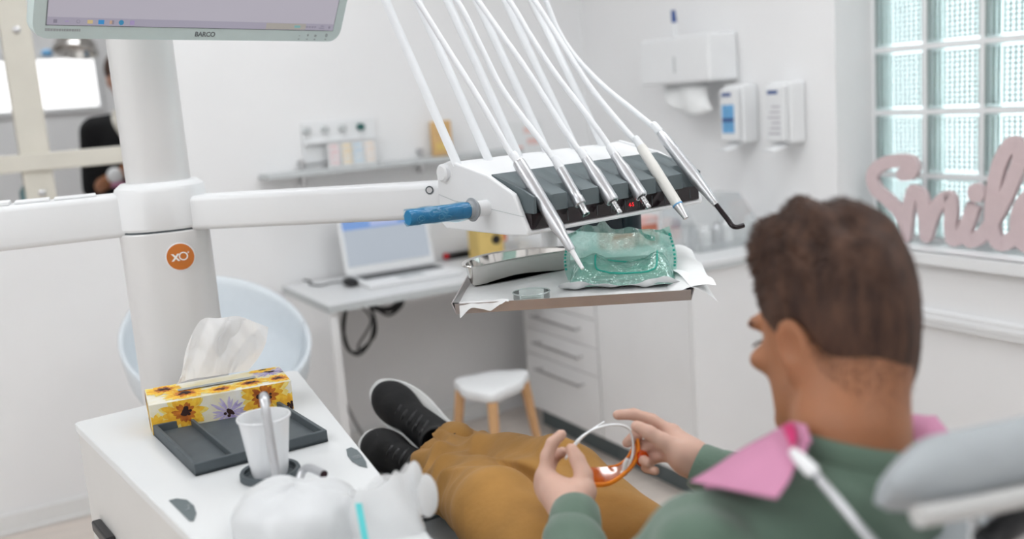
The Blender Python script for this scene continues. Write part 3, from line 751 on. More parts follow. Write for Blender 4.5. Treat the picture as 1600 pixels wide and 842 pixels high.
# swing arms
def arm(p0, p1, z0, z1, w, name, inset=0.0):
    d = nrm(V(p1[0]-p0[0], p1[1]-p0[1], 0)); n_ = V(-d[1], d[0], 0); L = np.linalg.norm((p1-p0)[:2]); h = z1-z0
    sec = rrect(w, h, 0.012, 4)
    rings = [[V(p0[0], p0[1], (z0+z1)/2)+d*t+n_*q[0]+V(0, 0, q[1]*k) for q in sec] for t, k in ((0, 1), (L-0.01, 1), (L, 0.9))]
    return MB().loft(rings), d, n_
aend = hd(0.05, -0.256, 0)
b, d_, n_ = arm(CC, aend, 1.178, 1.247, 0.07, 'swing_arm'); sw_ = b.build('swing_arm', 'white', unit, smooth=30)
pv = onp(671, 297, CC+(-n_ if n_ @ FWD > 0 else n_)*0.036, n_); fn = -n_ if n_ @ FWD > 0 else n_
b = MB(); b.lathe([(0.0055, 0), (0.0078, 0), (0.0078, 0.0016), (0.0055, 0.0016)], 24, pv-fn*0.0008, fn); b.build('pivot_ring', 'greymat', sw_)
b = MB(); b.lathe([(0, 0), (0.0056, 0), (0.0056, 0.001), (0, 0.001)], 20, pv-fn*0.0006, fn); b.build('pivot_screw', 'brushed', sw_)
lend = px(-170, 345, 1.86)
b, d2, n2 = arm(CC, lend, 1.176, 1.262, 0.085, 'swing_arm'); la = b.build('swing_arm', 'white', unit, smooth=30)
for u0, u1, w, dz in ((0.12, 0.20, 0.06, 0.004), (0.205, 0.27, 0.062, 0.005), (0.275, 0.40, 0.066, 0.007)):
    b = MB(); q0 = CC+d2*u0; q1 = CC+d2*u1
    b.box((q0+q1)/2+V(0, 0, 1.262+dz/2), (u1-u0-0.003, w, dz), np.array([d2, n2, [0, 0, 1]])); b.build('arm_cover', 'white2', la, smooth=False, bevel=0.0015)

# ---- delivery head
head = thing('instrument_delivery_head', 'white and grey instrument head holding six dental handpieces over the tray', 'dental unit', hd(0.21, -0.12, 0))
WH = 0.43
prof = [(-0.252, 0.004), (-0.252, 0.092), (-0.236, 0.110), (-0.211, 0.116), (-0.10, 0.0915), (-0.030, 0.0590), (-0.004, 0.003), (0.004, 0.001), (0.003, -0.006), (-0.04, -0.007), (-0.235, -0.006)]
b = MB(); b.prism(prof, hd(0, 0, 0), HB, HZ, HA, WH); b.build('housing', 'white2', head, smooth=False, bevel=0.004)
sprof = [(-0.254, 0.004), (-0.254, 0.092), (-0.238, 0.112), (-0.211, 0.119), (-0.10, 0.0945), (-0.029, 0.0635), (0.003, 0.002), (0.001, -0.007), (-0.04, -0.009), (-0.237, -0.008)]
for s0_ in (-0.006, WH-0.002):
    b = MB(); b.prism(sprof, hd(s0_, 0, 0), HB, HZ, HA, 0.010); b.build('side_cheek', 'white2', head, smooth=False, bevel=0.003)
b = MB(); b.tube([hd(-0.0062, *q) for q in ((-0.252, 0.056), (-0.205, 0.046), (-0.10, 0.036), (-0.004, 0.026))], 0.0007, 5); b.build('seam', 'edge', head)
b = MB(); b.lathe([(0, 0.010), (0.013, 0.010), (0.0165, 0.007), (0.0165, 0)], 28, hd(-0.006, -0.226, 0.097), -HA); b.build('pivot_cap', 'white2', head)
HS = [0.030, 0.100, 0.175, 0.248, 0.320, 0.393]
def rest(s):
    sc = max(math.exp(-((s-h)/0.0135)**4) for h in HS)
    return sc
rings = []
for i in range(0, 141):
    s = 0.006+(WH-0.010)*i/140; c = rest(s)
    rings.append([hd(s, *q) for q in ((-0.101, 0.0900), (-0.101, 0.0945), (-0.022-0.028*c*0.6, 0.0705-0.001*c), (-0.006-0.026*c, 0.0645-0.004*c), (0.010-0.024*c, 0.058-0.012*c), (0.009-0.012*c, 0.030), (-0.012, 0.028), (-0.04, 0.055))])
b = MB(); b.loft(rings); b.build('instrument_rest', 'grey', head, smooth=28)
b = MB(); b.prism([(-0.03, 0.030), (0.0045, 0.030), (0.0035, 0.0035), (-0.03, 0.0035)], hd(0.004, 0, 0), HB, HZ, HA, WH-0.008); strip = b.build('control_panel', 'gloss_black', head, smooth=False)
for s in np.linspace(0.05, 0.40, 11):
    b = MB(); b.box(hd(s, 0.0045, 0.0165), (0.0006, 0.0008, 0.018), np.array([HA, HB, HZ])); b.build('key_divider', 'grey', strip, smooth=False)
ds = (onp(986, 323, hd(0, 0.004, 0), HB)-HO) @ HA
text('display_digits', '4-S', 0.0105, hd(ds, 0.0052, 0.0155), HA, HZ, 'led', strip, depth=0.0003)
# tray bracket
br0, br1 = px(858, 374, 2.15), px(985, 352, 1.98)
zb0 = HO[2]-0.020
bd = nrm(V(*(br1-br0)[:2], 0))
b = MB(); pth = [V(br0[0], br0[1], zb0-0.020), V(br1[0], br1[1], zb0-0.020)]
sec = []
b.box((pth[0]+pth[1])/2, (np.linalg.norm(pth[1]-pth[0]), 0.05, 0.034), np.array([bd, [-bd[1], bd[0], 0], [0, 0, 1]]))
b.lathe([(0, 0), (0.025, 0), (0.025, 0.034), (0, 0.034)], 24, pth[0]-V(0, 0, 0.017)); b.lathe([(0, 0), (0.022, 0), (0.022, 0.035), (0, 0.035)], 24, pth[1]-V(0, 0, 0.016))
b.lathe([(0, 0), (0.018, 0), (0.018, 0.03), (0, 0.03)], 20, pth[1]+V(0, 0, 0.012)); b.build('tray_bracket', 'navy', head, smooth=30)
TZ = 1.040
ty0 = nrm(onz(1080, 466, TZ)-onz(712, 488, TZ)); ty0 = V(-ty0[1], ty0[0], 0)
b = MB(); b.lathe([(0.020, 0), (0.020, 0.004), (0.019, 0.004), (0.019, 0.006)], 24, V(pth[0][0], pth[0][1], zb0-0.043)); b.build('pivot_ring', M.setdefault('brass', mat('brass_ring', (0.45, 0.32, 0.16), 0.3, metal=1, noise=0.05)), head)
b = MB(); b.lathe([(0.018, 0), (0.018, zb0-0.043-TZ-0.002), (0, zb0-0.043-TZ-0.002)], 24, V(pth[0][0], pth[0][1], TZ+0.001), cap=True); b.box(V(pth[0][0], pth[0][1], TZ-0.010)-ty0*0.05, (0.05, 0.20, 0.008), np.array([[ty0[1], -ty0[0], 0], ty0, [0, 0, 1]])); b.lathe([(0, -0.012), (0.016, -0.012), (0.016, 0.002)], 20, V(pth[0][0], pth[0][1], TZ)); b.build('tray_post', 'white2', head)
# wrapped handle
h0_ = hd(-0.004, -0.106, 0.037)
hx = nrm(px(632, 333, 1.60)-h0_)
hdir = nrm(V(-0.985, -0.12, 0.02))
def hl(prof, o, m, name, par): return MB().lathe(prof, 28, o, hdir).build(name, m, par)
hnd = MB().lathe([(0, 0), (0.014, 0), (0.014, 0.022), (0.0125, 0.026), (0, 0.026)], 28, h0_, hdir).build('handle', 'white2', head)
hl([(0, 0.026), (0.016, 0.026), (0.0175, 0.029), (0.0165, 0.031), (0.021, 0.0325), (0.021, 0.0345), (0.016, 0.036), (0.0150, 0.043), (0, 0.043)], h0_, 'greycap', 'handle_collar', hnd)
HL = 0.160
hl([(0, 0.043), (0.0138, 0.043), (0.0136, HL), (0.012, HL+0.003), (0, HL+0.003)], h0_, 'blue', 'grip', hnd)
rng = random.Random(3)
rings = []
for i in range(40):
    u = i/39; z = 0.041+(HL+0.004-0.041)*u
    ring = []
    wv = V(0, 0, 1); uu = np.cross(hdir, wv)
    for k in range(32):
        a = 2*math.pi*k/32
        r = 0.0150+0.0007*math.sin(5*a+9*u)+0.0006*math.sin(23*u+3*a)+(0.004*max(0, -math.sin(a))**6*math.exp(-((u-0.15)/0.12)**2))
        ring.append(h0_+hdir*z+r*(math.cos(a)*uu+math.sin(a)*wv))
    rings.append(ring)
b = MB(); b.loft(rings, cap=False); b.build('plastic_wrap', 'wrap', hnd)
b = MB()
for i in range(26):
    u = rng.uniform(0.25, 0.95); a = rng.uniform(-0.6, 3.7); pts = []
    for j in range(7):
        t = 2*math.pi*j/6+0.3; rr = 0.0062*rng.uniform(0.8, 1.15)
        aa = a+rr*math.sin(t)/0.0152; zz = 0.043+(HL-0.046)*u+rr*math.cos(t)
        zz = min(max(zz, 0.046), HL)
        pts.append(h0_+hdir*zz+0.0139*(math.cos(aa)*uu+math.sin(aa)*wv))
    b.tube(pts, 0.0003, 4)
b.build('foam_cells', M.setdefault('cellblue', mat('pale_blue_cells', (0.10, 0.42, 0.58), 0.5, noise=0.1)), hnd)
# whip arms
TIP = (-0.452, 0.560)
for i, s in enumerate((0.003, 0.076, 0.148, 0.221, 0.296, 0.370)):
    b = MB()
    pth = [hd(s, *q) for q in ((-0.196, 0.108), (-0.290, 0.262), (-0.392, 0.428), (-0.440, 0.512), TIP, (-0.440, 0.600), (-0.40, 0.612))]
    b.tube(spline(pth, 5), 0.0102, 8, flat=(1.0, 0.55), up=HB+HZ*0.6)
    b.build('whip_arm', 'hose', head, smooth=50)

# ---- the six handpieces, each with its hose
def frame(p0, p1): return nrm(p1-p0), np.linalg.norm(p1-p0)
def mk(label, s, p0, p1, hose, base=None):
    P0, P1 = hd(s, *p0), hd(s, *p1)
    t = thing('dental_handpiece', label, 'handpiece', P1, 'handpieces on the delivery head')
    ax_, L = frame(P0, P1)
    hp_ = [P0-ax_*0.0]+[hd(s, *q) for q in hose]+[hd(s, -0.405, 0.500), hd(s, -0.440, 0.565), hd(s, -0.415, 0.606)]
    b = MB(); b.tube(spline([P0+ax_*0.006]+hp_, 7), 0.0056, 10); b.build('hose', 'hose', t)
    b = MB(); b.lathe([(0.0058, -0.022), (0.0072, -0.018), (0.0084, 0.0), (0.0084, 0.004)], 20, P0, ax_); b.build('hose_boot', 'hose', t)
    return t, P0, ax_, L
def lat(t, o, ax_, prof, name, m, n=28): return MB().lathe(prof, n, o, ax_).build(name, m, t)
# 1 syringe
t, o, a, L = mk('long silver syringe handpiece with white tip, leftmost on the instrument head', HS[0], (-0.052, 0.113), (0.095, -0.060), [(-0.075, 0.132), (-0.150, 0.224), (-0.245, 0.330), (-0.325, 0.420)])
lat(t, o, a, [(0, 0), (0.0105, 0), (0.0115, 0.004), (0.0118, 0.05), (0.0120, 0.115), (0.0118, 0.140), (0.0085, 0.158), (0.0072, 0.186), (0.0056, 0.190), (0, 0.190)], 'body', 'silver')
lat(t, o, a, [(0.0109, -0.001), (0.0112, 0.0), (0.0112, 0.006), (0.0109, 0.007)], 'ring', 'brushed')
lat(t, o, a, [(0, 0.189), (0.0045, 0.189), (0.0030, L), (0, L)], 'tip', 'white2')
# 2 slim silver
t, o, a, L = mk('slim silver handpiece coupling with a single ring nozzle, second from the left', HS[1], (-0.026, 0.098), (0.033, 0.020), [(-0.070, 0.142), (-0.168, 0.236), (-0.225, 0.318), (-0.293, 0.414)])
lat(t, o, a, [(0, 0), (0.0078, 0), (0.0088, 0.006), (0.0092, 0.05), (0.0094, 0.064), (0.0106, 0.066), (0.0106, 0.079), (0.0096, 0.080), (0, 0.080)], 'body', 'silver')
lat(t, o, a, [(0.0064, 0.079), (0.0066, L), (0.0072, L+0.001), (0.0072, L+0.003), (0.0040, L+0.003), (0.0040, L-0.008), (0, L-0.008)], 'nozzle', 'brushed')
# 3, 4 motors
for k, lb, hs in ((2, 'silver air motor with ribbed nipple, third from the left', [(-0.085, 0.150), (-0.183, 0.267), (-0.250, 0.338), (-0.325, 0.417)]),
                  (3, 'silver air motor with ribbed nipple, fourth from the left', [(-0.080, 0.152), (-0.197, 0.270), (-0.260, 0.344), (-0.318, 0.417)])):
    t, o, a, L = mk(lb, HS[k], (-0.040, 0.106), (0.036, 0.015), hs)
    lat(t, o, a, [(0, 0), (0.0084, 0), (0.0092, 0.004), (0.0094, 0.020), (0.0122, 0.034), (0.0126, 0.070), (0.0126, L-0.022), (0.0112, L-0.019), (0.0085, L-0.019), (0.0085, L-0.023), (0, L-0.023)], 'body', 'silver')
    pr = [(0.0046, L-0.023)]
    for j in range(4): pr += [(0.0058, L-0.020+j*0.005), (0.0058, L-0.0175+j*0.005), (0.0049, L-0.017+j*0.005), (0.0049, L-0.0152+j*0.005)]
    pr += [(0.0056, L+0.001), (0.0056, L+0.006), (0.0036, L+0.007), (0.0030, L+0.003), (0, L+0.003)]
    lat(t, o, a, pr, 'nipple', 'brushed')
# 5 white scaler
t, o, a, L = mk('white ultrasonic scaler handpiece with short metal tip, fifth from the left', HS[4], (-0.042, 0.115), (0.062, -0.015), [(-0.082, 0.148), (-0.167, 0.228), (-0.245, 0.320), (-0.324, 0.417)])
lat(t, o, a, [(0, 0), (0.0088, 0), (0.0098, 0.006), (0.0100, 0.040), (0.0104, 0.041), (0.0104, 0.060), (0.0100, 0.120), (0.0098, L-0.028), (0, L-0.028)], 'body', M.setdefault('ivory', mat('ivory_plastic', (0.80, 0.79, 0.75), 0.4, noise=0.02)))
lat(t, o, a, [(0.0100, L-0.029), (0.0101, L-0.0265), (0.0096, L-0.026)], 'ring', 'lblblue')
lat(t, o, a, [(0.0092, L-0.027), (0.0090, L-0.022), (0.0060, L-0.004), (0.0052, L+0.003), (0.0030, L+0.003), (0, L+0.001)], 'tip', 'brushed')
# 6 curing light with curved black tip
t, o, a, L = mk('grey curing light handpiece with curved black light guide, rightmost on the instrument head', HS[5], (-0.062, 0.138), (0.070, 0.003), [(-0.125, 0.178), (-0.215, 0.236), (-0.290, 0.298), (-0.338, 0.355), (-0.372, 0.423)])
lat(t, o, a, [(0, 0), (0.0072, 0), (0.0088, 0.010), (0.0105, 0.016), (0.0112, 0.05), (0.0122, 0.110), (0.0122, 0.128), (0.0110, 0.135), (0.0070, L-0.006), (0.0066, L), (0, L)], 'body', 'silver')
lat(t, o, a, [(0.0070, L-0.002), (0.0060, L-0.001), (0.0060, L+0.006), (0, L+0.006)], 'ring', 'brushed')
pts = spline([o+a*(L+0.002), o+a*(L+0.026), o+a*(L+0.044), hd(HS[5], 0.110, -0.0385), hd(HS[5]+0.006, 0.1165, -0.0415), hd(HS[5]+0.018, 0.122, -0.0395)], 6)
b = MB(); b.tube(pts, [0.0048]*len(pts), 14); b.build('light_guide', 'gloss_black', t)
b = MB(); b.ell(o+a*0.022+RGT*0.004-FWD*0.0085, (0.001, 0.001, 0.001)); b.build('button', 'black', t)

# ---- metal tray, liner and what lies on it
T0 = onz(712, 488, TZ); T1 = onz(1080, 466, TZ)
tx = nrm(T1-T0); ty = V(-tx[1], tx[0], 0); TW = np.linalg.norm(T1-T0); TD = 0.36
def tp(u, v, z=0.0): return T0+tx*u+ty*v+V(0, 0, z)
tray = thing('instrument_tray', 'flat metal instrument tray below the delivery head', 'tray', tp(TW/2, TD/2))
b = MB(); rr = 0.004
ringo = [(0, 0), (TW, 0), (TW, TD), (0, TD)]
b.prism(ringo, T0, tx, ty, HZ, 0.002); b.build('plate', 'brushed', tray, smooth=False)
M['alu'] = mat('mauve_tinted_aluminium', (0.56, 0.52, 0.52), 0.35, metal=0.6, noise=0.03)
for (u0, v0, u1, v1) in ((0, 0, TW, 0), (TW, 0, TW, TD), (TW, TD, 0, TD), (0, TD, 0, 0)):
    p0, p1 = tp(u0, v0), tp(u1, v1); dd = nrm(p1-p0); nn_ = V(-dd[1], dd[0], 0)
    b = MB(); b.prism([(0.0, -0.003), (0.002, -0.003), (-0.0045, 0.016), (-0.0065, 0.016)], p0, nn_, HZ, dd, np.linalg.norm(p1-p0)); b.build('rim', 'alu', tray, smooth=False)
def liner(u, v):
    U, W = -0.004+u*(TW+0.012), 0.000+v*(TD-0.012)
    z = 0.0032+0.0006*math.sin(9*u+5*v)+0.0004*math.sin(31*u-12*v)
    if u > 0.90: 
        k = (u-0.90)/0.10; U += 0.035*k; z += 0.022*k*(1-k)*4*(0.4+0.6*v)+0.016*k+0.004*k*math.sin(14*v)
    if v < 0.12 and u < 0.16: z += 0.018*(1-v/0.12)*(1-u/0.16)*0.9; W -= 0.010*(1-v/0.12)*(1-u/0.16)
    return tp(U, W+0.004, z)
b = MB(); b.grid(liner, 60, 40)
def flap(u, v): # torn corner hanging over the front edge
    return tp(0.008+0.085*u, -0.004-0.006*v, 0.019-0.028*v*(1-0.55*abs(math.sin(u*5.2)))*(1 if u < 0.9 else 0.4)*(1-0.5*u)-0.001*math.sin(u*20))
b.grid(flap, 16, 4)
def flap2(u, v):
    return tp(TW-0.02+0.045*u+0.02*v, 0.002+0.18*(1-u*0.2)*(1-v), 0.018+0.008*math.sin(3*v+u)-0.022*u*u*(0.4+0.6*v))
b.grid(flap2, 10, 12)
tag(b.build('tray_liner', 'paper', smooth=True), 'white paper liner with crumpled edges spread over the instrument tray', 'paper')
ZT = TZ+0.0046
# kidney dish
kc0, kc1 = onz(752, 440, ZT), onz(856, 421, ZT)
kx = nrm(kc1-kc0); ky = V(-kx[1], kx[0], 0); kc = (kc0+kc1)/2-ky*0.014-kx*0.006
KL = np.linalg.norm(kc1-kc0)
def kid(u, sc=1.0):
    """kidney outline, u in 0..1"""
    a = 2*math.pi*u
    x = math.cos(a)*0.5; y = math.sin(a)*0.5
    Lk, Wk = 0.240*sc, 0.092*sc+0.0*(1-sc)
    X = x*Lk; Y = y*Wk*(1+0.16*(x*2)**2)+(0.040)*(1-(2*x)**2)-0.020
    return X, Y
# concave side faces the viewer
NK = 56
def kring(off, z):
    pts = np.array([kid(i/NK) for i in range(NK)]); out = []
    for i in range(NK):
        tdir = pts[(i+1) % NK]-pts[i-1]; tdir /= np.linalg.norm(tdir); nv = np.array([tdir[1], -tdir[0]])
        p_ = pts[i]+nv*off
        out.append(kc+kx*p_[0]+ky*p_[1]+V(0, 0, z))
    return out
t = thing('kidney_dish', 'polished steel kidney dish on the instrument tray', 'dish', V(kc[0], kc[1], ZT))
b = MB()
prof_k = [(-0.019, 0.0), (-0.0165, 0.0004), (-0.013, 0.0022), (-0.0095, 0.0062), (-0.0068, 0.014), (-0.0045, 0.026), (-0.002, 0.040), (0.0045, 0.0425), (0.0055, 0.0415), (0.0045, 0.0435), (-0.003, 0.0415), (-0.0060, 0.026), (-0.0083, 0.0145), (-0.0112, 0.0072), (-0.0145, 0.0034), (-0.019, 0.0016)]
b.loft([kring(o_, z_+0.0002) for o_, z_ in prof_k], cap=True); b.build('bowl', 'steel', t, smooth=50)
b = MB(); b.tube(kring(0.0045, 0.0415), 0.0014, 8, closed=True); b.build('rolled_rim', 'steel', t)
# petri dish
pc_ = onz(831, 467, ZT)
t = thing('petri_dish', 'small clear glass dish on the front of the instrument tray', 'dish', pc_)
b = MB(); b.lathe([(0, 0.0003), (0.031, 0.0003), (0.0325, 0.002), (0.0325, 0.013), (0.0312, 0.013), (0.0308, 0.002), (0, 0.0015)], 48, pc_); b.build('dish', 'glass', t)
b = MB(); b.lathe([(0.0314, 0.013), (0.0326, 0.0145), (0.0336, 0.013), (0.0326, 0.0118)], 48, pc_); b.build('rim', 'ribedge', t)
# green sterilisation pouch
pl, pr_ = onz(892, 452, ZT), onz(1060, 446, ZT)
gx = nrm(pr_-pl); gy = V(-gx[1], gx[0], 0); GW = np.linalg.norm(pr_-pl)
t = thing('sterilisation_pouch', 'crumpled transparent green instrument pouch on white paper backing, on the tray', 'pouch', (pl+pr_)/2)
def gp(u, v, z): return pl+gx*u+gy*v+V(0, 0, z)
def nz(a, b_, c): return math.sin(a*3.1+c)*math.cos(b_*4.3+c*1.7)+0.5*math.sin(a*7.7-b_*5.1+c*3)+0.25*math.sin(a*15.3+b_*13.7+c)
def back(u, v):
    z = 0.003+0.098*v+0.012*v*nz(u*2, v, 1.0)*(0.3+0.7*abs(u-.5))+(0.016*math.exp(-((u-0.36)/0.05)**2)*v*v)-0.012*v*v*(2*u-1)**4
    return gp(-0.014+GW*(1.03*u)+0.006*math.sin(v*4)*(2*u-1), 0.070-0.012*v+0.010*nz(u*2, v*1.3, 2.0)*v, z)
b = MB(); b.grid(back, 40, 20)
def bag(u, v):
    a = math.pi*v
    w = 0.5+0.5*math.cos(2*math.pi*(u-0.5)); ed = (1-(2*u-1)**8)
    y = -0.012+0.082*v; z = 0.006+0.050*math.sin(a)**0.8*ed*(1-0.45*math.exp(-((u-0.56)/0.22)**4)*math.exp(-((v-0.42)/0.28)**2))+0.005*nz(u*3, v*2, 0.3)*math.sin(a)
    return gp(-0.005+(GW-0.0)*u, y, max(z, 0.004))
b.grid(bag, 48, 24); b.build('film', 'pouch', t, smooth=True)
b = MB()
fr_ = []
for c in range(40):
    a = 2*math.pi*c/40
    fx = 0.40*math.copysign(abs(math.cos(a))**0.35, math.cos(a)); fy = 0.42*math.copysign(abs(math.sin(a))**0.35, math.sin(a))
    fr_.append(bag(0.55+fx*0.72, 0.45+fy*0.78)+V(0, 0, 0.0012))
b.tube(fr_, 0.0016, 6, closed=True)
for sd in (0, 1):
    for j in range(9): b.box(back(0.015+0.965*sd, 0.25+0.075*j)-gy*0.0012, (0.004, 0.0008, 0.004), np.array([gx, gy, HZ]))
b.build('seal_print', 'pouchd', t, smooth=False)
def backing(u, v):
    e = 0.008*nz(u*3, v, 0.7)
    z = 0.0028+(0.016+0.006*nz(u*2.4, 0.3, 2.2))*max(0, 1-v*4.5)**1.0*(0.35+0.65*abs(math.sin(u*5.0+0.4)))+0.0015*math.sin(u*22+v*9)
    return gp(-0.020+(GW+0.028)*u, -0.030+e*(1-v)+0.11*v, z)
b = MB(); b.grid(backing, 50, 16); b.build('paper_backing', 'paper', t, smooth=True)
b = MB(); q = bag(0.69, 0.36); b.ell(q+V(0, 0, -0.006), (0.008, 0.006, 0.004)); b.build('ring_inside', 'pouchd', t)
b = MB(); b.tube([gp(0.035, 0.03, 0.010), gp(GW-0.03, 0.035, 0.010)], 0.004, 10); b.tube([gp(0.035, 0.045, 0.010), gp(GW-0.035, 0.05, 0.012)], 0.004, 10); b.build('instrument_inside', 'brushed', t)

# ---- monitor
E0 = px(55, 60, 1.60); E1 = px(525, 65, 2.05)
me_ = nrm(E1-E0); MW = np.linalg.norm(E1-E0); Nf = nrm(np.cross(me_, V(0, 0, 1)))
if Nf @ FWD > 0: Nf = -Nf
Zp = np.cross(me_, Nf); Zp = Zp if Zp[2] > 0 else -Zp
tau = math.radians(27); mu = math.cos(tau)*Zp+math.sin(tau)*Nf; mn = np.cross(me_, mu); mn = mn if mn @ FWD < 0 else -mn
MH = 0.375
mc = (E0+E1)/2+mu*MH/2
mon = thing('monitor', 'pale mint framed flat monitor with lavender screen above the dental column', 'monitor', (E0+E1)/2)
poly = rrect(MW+0.012, MH, 0.026, 6)
b = MB()
rings = []
for sc2, z in ((0.0, 0.0), (0.004, 0.006), (0.004, 0.016), (0.0, 0.022)):
    rings.append([mc+me_*(p[0]*(1+sc2))+mu*(p[1]*(1+sc2))+mn*(z-0.022) for p in poly])
rings = [[mc+me_*p[0]*0.9+mu*p[1]*0.85-mn*0.045 for p in poly]]+rings
b.loft(rings); frm = b.build('bezel', 'mint', mon, smooth=30)
M['scr'] = mat('lavender_screen', (0.03, 0.03, 0.035), 0.25, emit=0.50, ecol=(0.86, 0.81, 0.93), noise=0.01)
M['tbar'] = mat('taskbar_lavender', (0.03, 0.03, 0.035), 0.25, emit=0.42, ecol=(0.80, 0.75, 0.92), noise=0.01)
M['tbar2'] = mat('taskbar_beige', (0.03, 0.03, 0.035), 0.25, emit=0.42, ecol=(0.86, 0.80, 0.72), noise=0.01)
bz_l, bz_b = 0.022, 0.024
SW, SH = MW+0.012-2*bz_l, MH-bz_b-0.02
s_c = mc+mu*((bz_b-0.02)/2)
def sp_(u, v, z=0.0): return s_c+me_*(u-0.5)*SW+mu*(v-0.5)*SH+mn*z
axm = np.array([me_, mu, mn])
b = MB(); b.box(s_c+mn*0.0003, (SW+0.003, SH+0.003, 0.0008), axm); b.build('screen_edge', 'print_g', mon, smooth=False)
b = MB(); b.box(s_c+mn*0.0008, (SW, SH, 0.0008), axm); scn = b.build('screen', 'scr', mon, smooth=False)
tbh = 0.040
b = MB(); b.box(sp_(0.5, tbh/2, 0.0014), (SW, SH*tbh, 0.0005), axm); b.build('taskbar', 'tbar', scn, smooth=False)
b = MB(); b.box(sp_(0.80, tbh/2, 0.00175), (SW*0.16, SH*tbh*0.9, 0.0003), axm); b.build('taskbar_glow_panel', 'tbar2', scn, smooth=False)
icol = {'w': (0.30, 0.28, 0.36), 'b': (0.03, 0.33, 0.75), 'y': (0.80, 0.62, 0.30), 'o': (0.70, 0.45, 0.30), 'e': (0.03, 0.30, 0.55), 'p': (0.45, 0.35, 0.62), 'g': (0.25, 0.52, 0.52)}
for k_, c in icol.items(): M['ic_'+k_] = mat('screen_icon_'+k_, (0.03, 0.03, 0.03), 0.3, emit=0.7, ecol=c, noise=0.01)
def icon(u, k_, w=0.008, h=0.007, v=tbh/2, disc=False, ringed=False):
    b = MB()
    if ringed: b.tube([sp_(u, v, 0.0020)+me_*0.0028*math.cos(a)+mu*0.0028*math.sin(a) for a in np.linspace(0, 6.283, 17)[:-1]], 0.0005, 4, closed=True)
    elif disc: b.lathe([(0, 0), (w/2, 0), (w/2, 0.0005), (0, 0.0005)], 16, sp_(u, v, 0.0018), mn)
    else: b.box(sp_(u, v, 0.0021), (w, h, 0.0004), axm)
    b.build('screen_icon', 'ic_'+k_, scn, smooth=False)
icon(0.022, 'w', 0.006, 0.006); icon(0.055, 'p', 0.006, 0.002); icon(0.088, 'w', ringed=True); icon(0.122, 'y', 0.009, 0.006); icon(0.155, 'b', 0.010, 0.0075)
icon(0.185, 'o', 0.005, 0.006); icon(0.190, 'w', 0.004, 0.007); icon(0.216, 'e', 0.009, disc=True); icon(0.250, 'p', 0.008, 0.008)
icon(0.845, 'g', 0.014, 0.005)
for u in (0.885, 0.897, 0.909, 0.92): icon(u, 'w', 0.004, 0.003)
icon(0.948, 'w', 0.012, 0.0016, tbh*0.35); icon(0.950, 'w', 0.008, 0.0016, tbh*0.68); icon(0.982, 'w', 0.0045, 0.005)
# lettering on the bezel
bl = mc-mu*(MH/2-bz_b*0.46)+mn*0.0003
ub = (onp(320, 57, bl, mn)-bl) @ me_
text('maker_name', 'BARCO', 0.0125, bl+me_*ub, me_, mu, 'print_g', frm, depth=0.0002, bold=0.0003)
for xx, ch in ((467, '-'), (480, '+'), (492, 'o'), (509, '0')):
    u_ = (onp(xx, 60, bl, mn)-bl) @ me_
    text('button_symbol', ch, 0.010, bl+me_*u_+mu*0.0015, me_, mu, 'print_g', frm, depth=0.0002)
    b = MB(); b.box(bl+me_*(u_-0.0005)-mu*0.0065, (0.004, 0.0010, 0.0004), axm); b.build('button_mark', 'print_g', frm, smooth=False)
u0_ = (onp(70, 51, bl, mn)-bl) @ me_; 
b = MB(); rng = random.Random(5); uu_ = u0_
while uu_ < u0_+0.058:
    w = rng.uniform(0.002, 0.004); b.box(bl+me_*(uu_+w/2)+mu*0.004, (w, 0.0042, 0.0004), axm); uu_ += w+0.001
b.build('model_print', 'print_lg', frm, smooth=False)
b = MB(); mb0 = mc-mn*0.046; cb_ = V(CC[0], CC[1], mb0[2]+0.02); cb_ = cb_+nrm((mb0-cb_)*V(1, 1, 0))*0.064
b.tube([mb0, (mb0+cb_)/2, cb_], 0.03, 16); b.box(mb0, (0.12, 0.12, 0.012), axm); b.build('mount', 'white', mon, smooth=30)

# ================================================================== console beside the chair
KZ = 0.88
ka, kb_, kc_, kd = onz(115, 660, KZ), onz(463, 576, KZ), onz(595, 741, KZ), onz(300, 842, KZ)
def ext(p, q, Y): return p+(q-p)*((Y-p[1])/(q[1]-p[1]))
kn, km = ext(kb_, kc_, 1.00), ext(ka, kd, 1.00)
cons = thing('console_cabinet', 'white tapered dental console cabinet in the left foreground', 'cabinet', V(0.33, 1.45, 0))
def cring(z, ins):
    c = (ka+kb_+kn+km)/4
    out = []
    P = [ka, kb_, kn, km]
    for i, p in enumerate(P):
        a, c2 = P[i-1], P[(i+1) % 4]
        r = 0.03 if i != 0 else 0.012
        q0 = p+nrm(a-p)*r; q1 = p+nrm(c2-p)*r
        for u in np.linspace(0, 1, 5): 
            w = (1-u)**2*q0+2*u*(1-u)*p+u*u*q1
            w = w+nrm((c-w)*V(1, 1, 0))*ins
            out.append(V(w[0], w[1], z))
    return out
b = MB(); b.loft([cring(KZ-0.016, 0), cring(KZ, 0)]); b.build('top_panel', 'constop', cons, smooth=False, bevel=0.0025)
b = MB(); b.loft([cring(0.10, 0.006), cring(KZ-0.0175, 0.006)]); b.build('body', 'consbody', cons, smooth=False)
b = MB(); b.loft([cring(0.0015, 0.03), cring(0.10, 0.03)]); b.build('plinth', 'greymat', cons, smooth=False)
ld = nrm((km-ka)*V(1, 1, 0)); ln = V(ld[1], -ld[0], 0); ln = ln if ln[0] < 0 else -ln
q = onp(168, 832, ka+ln*0.0, ln)
b = MB(); b.box(q+ln*0.006, (0.10, 0.016, 0.02), np.array([ld, ln, [0, 0, 1]])); b.build('drawer_pull', 'black', cons, smooth=False, bevel=0.003)
